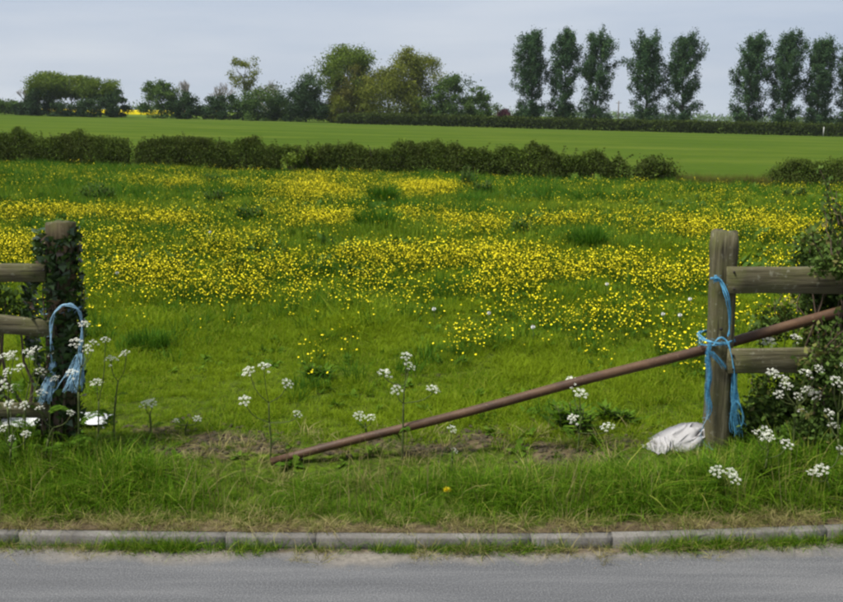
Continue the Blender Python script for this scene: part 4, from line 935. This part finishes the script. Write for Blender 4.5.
def hedge(name, label, ends, tops, thick, leaf, density, mat, seed, clipped=False, holes=(), group=None, stem_gap=.35):
    """ends: list of (px, base_py, Y); tops: top_py at the same px; a hedge running along that line"""
    rg = random.Random(seed); r = np.random.default_rng(seed)
    A = [at(px, py, Y) for px, py, Y in ends]; Tz = [at(px, ty, Y).z for (px, py, Y), ty in zip(ends, tops)]
    X = np.array([a.x for a in A]); Yv = np.array([a.y for a in A]); Tv = np.array(Tz)
    mid = A[len(A) // 2]; org = Vector((mid.x, mid.y, gz(mid.x, mid.y))); t = empty(name, org, label, 'hedge', group)
    L = X[-1] - X[0]; n = int(density * L); f = r.uniform(0, 1, n); x = X[0] + f * L
    y = np.interp(x, X, Yv); gzv = terrain(x, y); top = np.interp(x, X, Tv) - gzv
    rough = .03 if clipped else .07
    top = top * (1 + rough * np.sin(x * 1.31 + seed) * np.sin(x * .53 + 1) + rough * .6 * np.sin(x * 3.7 + 2 * np.sin(x * .7)) + rough * .5 * np.sin(x * 9.7 + 3 * np.sin(x * 1.3)))
    prof = np.array([mnoise.noise(Vector((q_ * 1.1, seed * 3.7, 0))) + .6 * mnoise.noise(Vector((q_ * 3.1, seed, 4))) for q_ in np.linspace(X[0], X[-1], 400)])
    top = top * (1 + (.02 if clipped else .24) * np.interp(x, np.linspace(X[0], X[-1], 400), prof))
    v = r.beta(1.25, .9, n); e = .5 * thick * (1 - .35 * np.abs(v - .45) ** 1.5 * 2) * (1 + (.05 if clipped else .16) * np.sin(x * 3.1 + v * 4 + seed + 2 * np.sin(x * .9)))
    q = np.sign(r.uniform(-1, 1, n)) * r.uniform(.0, 1, n) ** .45
    q = np.where(r.uniform(0, 1, n) < .7, -np.abs(q), q)
    end = np.minimum(f, 1 - f) * L; rnd = np.clip(end / (thick * .5), 0, 1) ** .5; v2 = v * (.55 + .45 * rnd)
    P = np.stack([x, y + q * e, gzv + v2 * top + .03], 1) + r.normal(0, leaf * .6, (n, 3))
    clump = lump(x * 2.2, v * 5 + q, 1.7, seed); keep = r.uniform(0, 1, n) < (.9 if clipped else .62 + .5 * clump)
    for (hx, hy, sx, sy) in holes:
        px, py = proj(P[:, 0], P[:, 1], P[:, 2]); keep &= ~((((px - hx) / sx) ** 2 + ((py - hy) / sy) ** 2 < 1) & (r.uniform(0, 1, n) < 1.25 - 1.1 * (((px - hx) / sx) ** 2 + ((py - hy) / sy) ** 2)))
    P, v, clump = P[keep], v[keep], clump[keep]
    mb = MB(); sh = []
    for i in range(0 if clipped else int(L * 4)):
        x1 = rg.uniform(X[0] + .2, X[-1] - .2); y1 = float(np.interp(x1, X, Yv)) + rg.gauss(0, .3) * thick; z0 = gz(x1, y1); hh = float(np.interp(x1, X, Tv)) - z0
        p0 = Vector((x1, y1, z0 + hh * rg.uniform(.7, .9))); p1 = p0 + Vector((rg.gauss(0, .12), rg.gauss(0, .12), rg.uniform(.1, .36) * hh ** .5))
        pts = poly_stems(mb, rg, p0 - org, p1 - org, .006, .003, 4, .1, 3); sh += [list(pts[k] + org + Vector((rg.gauss(0, .03), rg.gauss(0, .03), 0))) for k in range(1, 5) for _ in range(9)]
    if sh: P = np.concatenate([P, np.array(sh)]); v = np.concatenate([v, np.full(len(sh), .9)]); clump = np.concatenate([clump, r.uniform(0, 1, len(sh))])
    mixz = lump(P[:, 0], v * .3, .55, seed + 1.0); T = np.clip(.02 + .55 * v ** 1.5 + .22 * clump + .22 * (mixz - .4) + r.normal(0, .16, len(P)), 0, 1)  # tint climbs with height: the lit hedge top is painted into the leaf colour
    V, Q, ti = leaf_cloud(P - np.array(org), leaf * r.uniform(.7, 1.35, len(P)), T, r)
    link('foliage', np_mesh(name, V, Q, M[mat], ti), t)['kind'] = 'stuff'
    x0 = X[0] + .2
    while x0 < X[-1] - .1:
        yy = float(np.interp(x0, X, Yv)) + rg.gauss(0, .08); z0 = gz(x0, yy); hh = float(np.interp(x0, X, Tv)) - z0
        for s in range(2): poly_stems(mb, rg, Vector((x0, yy, z0 - .05)) - org, Vector((x0 + rg.gauss(0, .25 * hh), yy + rg.gauss(0, .2 * thick), z0 + hh * rg.uniform(.7, 1.05 if not clipped else .9))) - org, .028, .008, 4, .1, 4)
        x0 += rg.uniform(.6, 1.4) * stem_gap
    mb.build('stems', M['twig'], t)['kind'] = 'stuff'
    return t
def hl(px):                                           # distance of the near hedge line at a picture column
    Y = 34.0
    for _ in range(40): rx, _z = ray(px, 180); Y = float(lin(rx * Y, P_H0, P_H1, 1))
    return Y
def hedge_ends(pxs): return [(px, float(np.interp(px, [0, 843], [166, 194])), hl(px)) for px in pxs]
NEAR = 'hawthorn hedge across the meadow'
hedge('hedge', 'dark hawthorn hedge at the left edge, ending at a narrow gap', hedge_ends([-110, 0, 60, 110, 134]), [133, 134, 134, 137, 139], 1.25, .058, 7200, 'hedge', 1, group=NEAR)
hedge('hedge', 'long ragged hawthorn hedge crossing the middle of the picture', hedge_ends([139, 180, 250, 300, 330, 400, 460, 540, 590, 612]), [139, 138, 140, 145, 146, 147, 148, 151, 152, 154], 1.25, .058, 7200, 'hedge', 2,
      holes=((290, 166, 10, 6), (596, 178, 8, 6), (340, 172, 7, 8), (575, 176, 5, 5)), group=NEAR)
hedge('hedge', 'thin twiggy end piece of hedge left of the lone round bush', hedge_ends([604, 616, 628]), [158, 157, 160], .9, .07, 2200, 'hedge', 3, group=NEAR)
hedge('hedge', 'straggly hedge piece at the right edge beyond the hedge gap', hedge_ends([765, 790, 815, 850, 900]), [166, 162, 164, 160, 158], 1.2, .058, 5400, 'hedge', 5, holes=((797, 190, 9, 7), (770, 185, 8, 9), (822, 190, 6, 6)), group=NEAR)
g = at(655, 187, hl(655)); g.z = gz(g.x, g.y)
blob_bush('round_bush', 'lone round dark bush in the hedge gap', 'bush', [B(655, 171, g.y, .66, .55, .46), B(645, 176, g.y, .45, .45, .36), B(668, 175, g.y, .42, .45, .38)], g, .085, 7000, 'hedge', 6, 20, shell=.35)
# a few tall stems breaking the hedge line, and the rough grass at its foot
def build_hedge_foot():
    r = np.random.default_rng(17); n = 7000; x = r.uniform(-24, 22, n); y = lin(x, P_H0, P_H1, 1) + r.normal(-.5, .4, n)
    scatter('hedge_foot_grass', with_z(x, y), r.uniform(.5, 1.7, n) * (.55 + .9 * lump(x, y, .9, 4.0)), FAR, 5, r)
    n = 900; x = r.uniform(-24, 22, n); y = lin(x, P_H0, P_H1, 1) - .35 - np.abs(r.normal(0, .5, n)); k = lump(x, y, .7, 9.0) > .45
    scatter('hedge_foot_weeds', with_z(x, y)[k], r.uniform(2.0, 5.2, k.sum()), DOCKS, 5, r, .2)
    n = 900; a, b = at(672, 188, hl(672)), at(770, 191, hl(770)); x = r.uniform(a.x, b.x, n); y = lin(x, P_H0, P_H1, 1) + r.normal(0, .35, n)
    st = source_collection('gap_straw', variants(3, n=26, h0=.25, h1=.65, radius=.16, width=.010, bend=.35, segs=3, mat=M['tree_olive']))
    scatter('hedge_gap_weeds', with_z(x, y), r.uniform(.4, 1.0, n), st, 3, r)
build_hedge_foot()
def sapling(px, py, top, Y, label, seed, w=.3):
    g = at(px, py, Y); g.z = gz(g.x, g.y); tp = at(px, top, Y); c = at(px, (py + top) * .5 - 6, Y); h = tp.z - g.z
    blob_bush('elder_sapling', label, 'sapling', [((c.x, c.y, g.z + h * .72), (w, w, h * .28))], g, .09, 700, 'tree_green', seed, 8, shell=.2)
sapling(312, 170, 143, hl(312) - .35, 'pale green young elder pushing out of the long hedge', 3, .45)
sapling(293, 176, 152, hl(293) - .6, 'low pale sapling in front of the long hedge', 4, .4)
sapling(402, 176, 137, hl(402) + .2, 'thin shoot rising above the top of the long hedge', 5, .12)

def fl(px):
    Y = 150.0
    for _ in range(40): rx, _z = ray(px, 125); Y = float(lin(rx * Y, P_F0, P_F1, 1))
    return Y
def far_base(px): return float(np.interp(px, [0, 843], [115, 137]))
pxs = [338, 420, 500, 600, 700, 780, 843, 905]
hedge('clipped_hedge', 'long flat-topped hedge along the far side of the green field', [(p, far_base(p), fl(p) + 1.5) for p in pxs], [114, 115.5, 117.5, 120, 122, 123.5, 125, 126], 2.2, .28, 560, 'hedge_far', 7, True, stem_gap=2.5)

# ------------------------------------------------------------------ trees along the skyline
def tree(name, label, px, top, wpx, Y, mats, seed, crown_lo=.25, n_clump=46, per=150, leaf=.34, lobes=None, group=None, trunks=1, airy=0.0, bottom=None, open_r=.35):
    rg = random.Random(seed); r = np.random.default_rng(seed); b = at(px, 120, Y); b.z = gz(b.x, b.y); h = at(px, top, Y).z - b.z; w = wpx * Y / F * .5
    t = empty(name, b, label, 'tree', group); tr, P, T = MB(), [], []
    for s in range(trunks):
        x0 = 0 if trunks == 1 else (s - (trunks - 1) / 2) * w * .5; r0 = .03 * h * .55
        main = poly_stems(tr, rg, (x0, 0, -.2), (x0 + rg.gauss(0, .05) * h, rg.gauss(0, .03) * h, h * .86), r0, r0 * .15, 8, .03, 8)
        for i in range(13):
            f = rg.uniform(max(.12, crown_lo * .8), .8); p = main[min(7, int(f * 8))]; a = rg.uniform(0, 6.283); ln = w * rg.uniform(.55, .95) * (1.1 - .4 * f)
            poly_stems(tr, rg, p, p + Vector((math.cos(a) * ln, math.sin(a) * ln, ln * rg.uniform(.4, 1.1))), r0 * .35, r0 * .06, 5, .1, 5)
    if crown_lo < .1: crown_lo -= .32                    # bushy down to the ground
    zc, rz = h * (crown_lo + 1) * .5, h * (1 - crown_lo) * .5
    for i in range(n_clump):
        d = r.normal(size=3); d /= np.linalg.norm(d); rad = r.uniform(open_r, 1.0) ** .7; ang = math.atan2(d[1], d[0]); el = d[2]
        uneven = 1 + .20 * math.sin(3 * ang + seed) + .16 * math.sin(5 * el + seed * 2 + ang)
        c = np.array([d[0] * w * rad * uneven, d[1] * w * rad * uneven * .9, zc + d[2] * rz * rad * (1 + .06 * math.sin(4 * ang + seed))])
        cr = w * r.uniform(.15, .30) * (1 - .3 * airy); m = int(per * 1.7 * r.uniform(.6, 1.4) * (1 - .5 * airy)); q = c + r.normal(size=(m, 3)) * cr * np.array([.62, .62, .48])
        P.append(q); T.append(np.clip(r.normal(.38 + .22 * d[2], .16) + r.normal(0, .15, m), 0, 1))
    P = np.concatenate(P); T = np.concatenate(T); ok = (P[:, 2] > .15) & (P[:, 2] < h * 1.04); P, T = P[ok], T[ok]
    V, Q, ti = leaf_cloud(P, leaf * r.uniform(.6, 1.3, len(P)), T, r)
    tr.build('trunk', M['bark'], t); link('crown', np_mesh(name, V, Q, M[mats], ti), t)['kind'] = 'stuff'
    return t
G1 = 'trees along the far skyline'
# left clump on the edge of the green field
yl = 174
tree('hedgerow_tree', 'leftmost and tallest green tree of the left-hand clump', 52, 73, 46, yl + 2, 'tree_green', 1, .45, 44, 150, .32, group=G1, open_r=.5)
tree('hedgerow_tree', 'second green tree of the left-hand clump', 77, 77, 44, yl + 4, 'tree_green', 2, .48, 40, 150, .32, group=G1, trunks=2, open_r=.5)
tree('hedgerow_tree', 'yellowish third tree of the left-hand clump', 101, 80, 42, yl + 3, 'tree_green', 3, .50, 38, 150, .32, group=G1, open_r=.5)
tree('dark_tree', 'dark rounded tree closing the right end of the left-hand clump', 116, 90, 30, yl + 1, 'tree_dark', 4, .05, 40, 130, .32, group=G1)
tree('dark_tree', 'dark bushy tree at the left end of the left-hand clump', 39, 88, 32, yl, 'tree_dark', 5, .05, 40, 130, .32, group=G1)
tree('dark_bush', 'low dark bush under the second tree of the left-hand clump', 64, 100, 30, yl - 1, 'tree_dark', 6, .0, 30, 120, .3, group=G1)
tree('dark_bush', 'low dark bush under the third tree of the left-hand clump', 92, 99, 34, yl - 1, 'tree_dark', 7, .0, 34, 120, .3, group=G1)
tree('low_bush', 'low hazy bush at the left edge of the skyline', 6, 97, 34, yl + 6, 'tree_mid', 8, .0, 34, 110, .32, group=G1)
tree('low_bush', 'low bush between the left edge and the left-hand clump', 24, 102, 22, yl + 3, 'tree_dark', 9, .0, 24, 110, .32, group=G1)
tree('low_bush', 'bush beyond the left edge of the skyline', -22, 98, 44, yl + 4, 'tree_mid', 60, .0, 34, 110, .32, group=G1)
# the pair by the yellow field
tree('hedgerow_tree', 'rounded tree with green top standing by the yellow field', 163, 78, 38, yl, 'tree_mid', 10, .06, 48, 140, .32, group=G1)
tree('hedgerow_tree', 'smaller dark tree to the right of the round one by the yellow field', 185, 91, 29, yl - 1, 'tree_dark', 11, .04, 40, 130, .32, group=G1)
# shrubs and the slender tree
tree('dark_bush', 'dark shrub left of the slender airy tree', 213, 97, 30, yl, 'tree_dark', 12, .0, 34, 120, .3, group=G1)
tree('dark_bush', 'dark shrub at the foot of the slender airy tree', 230, 91, 36, yl - 1, 'tree_dark', 13, .0, 34, 120, .3, group=G1)
tree('slender_tree', 'slender airy tree with see-through yellowish crown', 243, 55, 38, yl + 1, 'tree_yellow', 14, .42, 34, 80, .28, group=G1, airy=.6)
tree('dark_bush', 'broad dark green bush right of the slender airy tree', 264, 84, 56, yl - 1, 'tree_mid', 15, .0, 56, 130, .32, group=G1)
tree('dark_bush', 'dark bush between the broad green bush and the evergreen', 285, 98, 34, yl - 1, 'tree_dark', 16, .0, 30, 120, .3, group=G1)
# the big clump
yb = 170
tree('evergreen_tree', 'nearly black evergreen at the left of the big clump', 306, 76, 48, yb, 'tree_dark', 17, .0, 70, 150, .32, group=G1)
tree('tall_tree', 'tall bright green tree crowning the big clump', 346, 46, 62, yb + 5, 'tree_green', 18, .22, 86, 170, .34, group=G1)
tree('olive_tree', 'brownish olive tree in front of the tall bright one', 352, 66, 46, yb + 1, 'tree_olive', 19, .05, 64, 150, .32, group=G1)
tree('willow_tree', 'yellow-green spreading tree in the middle of the big clump', 386, 68, 72, yb, 'tree_yellow', 20, .05, 76, 160, .32, group=G1)
tree('tall_tree', 'tall tree with thin topmost twigs right of the middle of the big clump', 413, 49, 60, yb + 4, 'tree_yellow', 21, .2, 72, 150, .32, group=G1, airy=.15)
tree('dark_tree', 'dark rounded tree near the right end of the big clump', 453, 70, 46, yb - 1, 'tree_mid', 22, .04, 64, 150, .32, group=G1)
tree('small_tree', 'small pointed tree at the right end of the big clump', 479, 88, 32, yb - 2, 'tree_mid', 23, .04, 36, 130, .3, group=G1)
tree('olive_bush', 'low olive bush under the bright tree of the big clump', 338, 96, 34, yb - 1, 'tree_yellow', 24, .0, 34, 130, .3, group=G1)
tree('olive_bush', 'low dark bush under the yellow-green tree of the big clump', 425, 98, 36, yb - 1, 'tree_mid', 25, .0, 34, 130, .3, group=G1)
tree('purple_bush', 'small purple-leaved tree beside the first poplar', 505, 106, 24, fl(505) + 8, 'purple', 26, .0, 30, 120, .3, group=G1)

def bare_tree(label, px, top, wpx, Y, seed):
    rg = random.Random(seed); b = at(px, 120, Y); b.z = gz(b.x, b.y); h = at(px, top, Y).z - b.z; w = wpx * Y / F * .5; t = empty('bare_tree', b, label, 'tree', 'leafless trees behind the skyline bushes')
    tr, tw = MB(), MB()
    def grow(p, d, ln, rad, depth):
        e = p + d * ln; (tr if depth < 2 else tw).tube([p, p.lerp(e, .5) + Vector((rg.gauss(0, .04), rg.gauss(0, .04), 0)) * ln, e], [rad, rad * .85, rad * .65], 4 if depth < 3 else 3, cap=False)
        if depth >= 5: return
        for k in range(3 if depth else 5):
            nd = (d + Vector((rg.gauss(0, .48) * min(1.2, w / h * 2.2), rg.gauss(0, .4), rg.uniform(-.1, .4)))).normalized(); grow(p.lerp(e, rg.uniform(.6, 1)), nd, ln * rg.uniform(.58, .82), rad * .64, depth + 1)
    grow(Vector((0, 0, -.1)), Vector((0, 0, 1)), h * .30, .032 * h, 0)
    tr.build('trunk', M['bare_bark'], t); tw.build('twigs', M['bare_bark'], t)['kind'] = 'stuff'
bare_tree('leafless pale tree behind and right of the slender airy tree', 268, 66, 46, 190, 1)
bare_tree('leafless pale tree behind and left of the slender airy tree', 224, 72, 34, 192, 2)
bare_tree('leafless pale tree above the smaller dark tree by the yellow field', 188, 72, 22, 188, 3)
bare_tree('leafless tree at the left of the left-hand clump', 28, 80, 22, 186, 4)
bare_tree('bare twigs topping the tall tree right of the middle of the big clump', 414, 47, 40, 176, 5)

# poplars
def poplar(label, px, top, wpx, Y, seed):
    rg = random.Random(seed); r = np.random.default_rng(seed); b = at(px, 124, Y); b.z = gz(b.x, b.y); h = at(px, top, Y).z - b.z; w = wpx * Y / F * .53
    t = empty('poplar_tree', b, label, 'tree', 'poplars in a broken row behind the far hedge'); tr, P, T = MB(), [], []
    main = poly_stems(tr, rg, (0, 0, -.2), (rg.gauss(0, .01) * h, 0, h * .93), .21, .03, 10, .012, 8)
    nl = rg.randint(58, 70); bias = rg.uniform(0, 6.28)
    for i in range(nl):
        f = .05 + .87 * (i + rg.random()) / nl; p = main[min(9, int(f * 10))].lerp(main[min(10, int(f * 10) + 1)], f * 10 % 1); a = i * 2.399 + rg.uniform(-.4, .4)
        prof = (.66 + .40 * math.sin(math.pi * min(1, (f + .10) * .88))) * (1.0 if f < .5 else 1.0 - .50 * ((f - .5) / .5) ** 1.4)
        reach = w * prof * rg.uniform(.5, 1.05) * (1 + .22 * math.sin(a + bias) * math.sin(f * 7 + bias)); rise = reach * rg.uniform(.6, 1.3) if f > .25 else reach * rg.uniform(.1, .6)
        e = p + Vector((math.cos(a) * reach, math.sin(a) * reach, min(rise, h * 1.0 - p.z))); pts = poly_stems(tr, rg, p, e, .05, .012, 5, .08, 4)
        for k in range(2, 6):
            for _ in range(2):
                c = np.array(pts[k]) + r.normal(0, .14, 3); m = int(rg.uniform(24, 76)); P.append(c + r.normal(size=(m, 3)) * np.array([.27, .27, .36]) * rg.uniform(.7, 1.25)); T.append(np.clip(r.normal(.42, .15) + r.normal(0, .17, m), 0, 1))
    P = np.concatenate(P); T = np.concatenate(T); V, Q, ti = leaf_cloud(P, .25 * r.uniform(.6, 1.35, len(P)), T, r)
    tr.build('trunk', M['bark'], t); link('crown', np_mesh('poplar', V, Q, M['poplar'], ti), t)['kind'] = 'stuff'
for i, (px, top, w, lab) in enumerate(((531, 25, 36, 'leftmost poplar, first of the group of three nearest the purple bush'), (563, 22, 31, 'middle poplar of the left group of three'), (595, 26, 37, 'right poplar of the left group of three'),
        (646, 30, 37, 'left poplar of the pair'), (681, 29, 38, 'right poplar of the pair'), (747, 29, 35, 'left poplar of the right group of three'), (782, 27, 35, 'middle poplar of the right group of three'), (816, 31, 31, 'right poplar of the right group of three'), (850, 38, 34, 'poplar cut by the right edge of the picture'))):
    poplar(lab, px, top, w, fl(px) + 5, 50 + i)
def low(px, top, w, Y, lab, seed, mat='tree_mid'): tree('low_bush', lab, px, top, w, Y, mat, seed, .0, 24, 90, .3, group=G1)
low(632, 117, 22, fl(630) + 7, 'low bush at the foot of the pair of poplars', 70); low(700, 119, 22, fl(700) + 7, 'low bush right of the pair of poplars', 71)
low(802, 116, 22, 330, 'hazy bush between the last two poplars', 72)

# ------------------------------------------------------------------ far distance
def build_rape():
    x0, x1, y0, y1 = -95.0, -60.0, 236.0, 300.0; xs = np.linspace(x0, x1, 60); ys = np.linspace(y0, y1, 30); X, Y = np.meshgrid(xs, ys); Z = terrain(X, Y)
    tgt = H + (Y / F) * np.interp(Y, [y0, y1], [-5.0, -.9]); Z = np.maximum(Z + .9, tgt)
    V = np.stack([X, Y, Z], -1).reshape(-1, 3); i = (np.arange(29)[:, None] * 60 + np.arange(59)[None, :]).ravel(); Q = np.stack([i, i + 1, i + 61, i + 60], 1)
    # crop has height: skirt down to the ground along the near edge
    sk = np.stack([xs, np.full(60, y0), terrain(xs, np.full(60, y0)) - .3], 1); n0 = len(V); j = np.arange(59); Q2 = np.stack([n0 + j, n0 + j + 1, j + 1, j], 1)
    V = np.concatenate([V, sk]); r = np.random.default_rng(1)
    tag(link('rapeseed_field', np_mesh('rapeseed_field', V, np.concatenate([Q, Q2]), M['rape'], r.uniform(.2, .9, len(V)))), kind='structure')
build_rape()
def build_wood():
    r = np.random.default_rng(9); P, T, S = [], [], []
    for i in range(520):
        y = r.uniform(650, 1500); x = r.uniform(-.62, .62) * y; px = CX + F * x / y
        hh = r.uniform(4, 9) * (y / 1000) * (.55 + .75 * float(lump(np.array(x / 90), np.array(y / 300), 1.0, 2.0))); m = 46; z = gz(x, y)
        P.append(np.array([x, y, z + hh * .5]) + r.normal(size=(m, 3)) * np.array([hh * .7, hh * .6, hh * .26])); T.append(r.uniform(0, 1, m)); S.append(np.full(m, hh * .30))
    P = np.concatenate(P); V, Q, ti = leaf_cloud(P, np.concatenate(S), np.concatenate(T), r); tag(link('distant_wood', np_mesh('distant_wood', V, Q, M['tree_mid'], ti)), kind='stuff')
build_wood()
def pole(px, top, Y, label):
    b = at(px, 122, Y); b.z = gz(b.x, b.y); h = at(px, top, Y).z - b.z; t = empty('telegraph_pole', b, label, 'pole')
    mb = MB(); mb.tube([(0, 0, -.3), (0, 0, h)], [.17, .12], 8); mb.build('shaft', M['pole_wood'], t); mb = MB(); mb.tube([(-.7, 0, h - .5), (.7, 0, h - .5)], .06, 6); mb.build('crossarm', M['pole_wood'], t)
pole(618, 101, 240, 'thin telegraph pole right of the left group of poplars')
b = at(823, 139, fl(823) - .6); b.z = gz(b.x, b.y); t = empty('marker_stake', b, 'small pale stake in front of the far hedge under the right poplars', 'stake')
mb = MB(); mb.tube([(0, 0, -.1), (0, 0, 1.35)], .07, 6); mb.build('shaft', M['stake_white'], t); mb = MB(); mb.tube([(0, 0, 1.35), (0, 0, 1.42)], [.085, .03], 6); mb.build('cap', M['stake_white'], t)

# ------------------------------------------------------------------ haze
def build_haze():
    mb = MB(); x0, x1, y0, y1, z0, z1 = -2500, 2500, -40, 1760, -90, 40
    mb.loft([[(x0, y0, z0), (x1, y0, z0), (x1, y1, z0), (x0, y1, z0)], [(x0, y0, z1), (x1, y0, z1), (x1, y1, z1), (x0, y1, z1)]])
    m = bpy.data.materials.new('haze'); m.use_nodes = True; nt = m.node_tree; nt.nodes.clear(); o = nt.nodes.new('ShaderNodeOutputMaterial'); v = nt.nodes.new('ShaderNodeVolumePrincipled')
    v.inputs['Color'].default_value = (.86, .92, 1.0, 1); v.inputs['Density'].default_value = HAZE; v.inputs['Anisotropy'].default_value = .2; nt.links.new(v.outputs[0], o.inputs['Volume'])
    mb.build('haze', m)['kind'] = 'stuff'
HAZE = .00011
if HAZE > 0: build_haze()
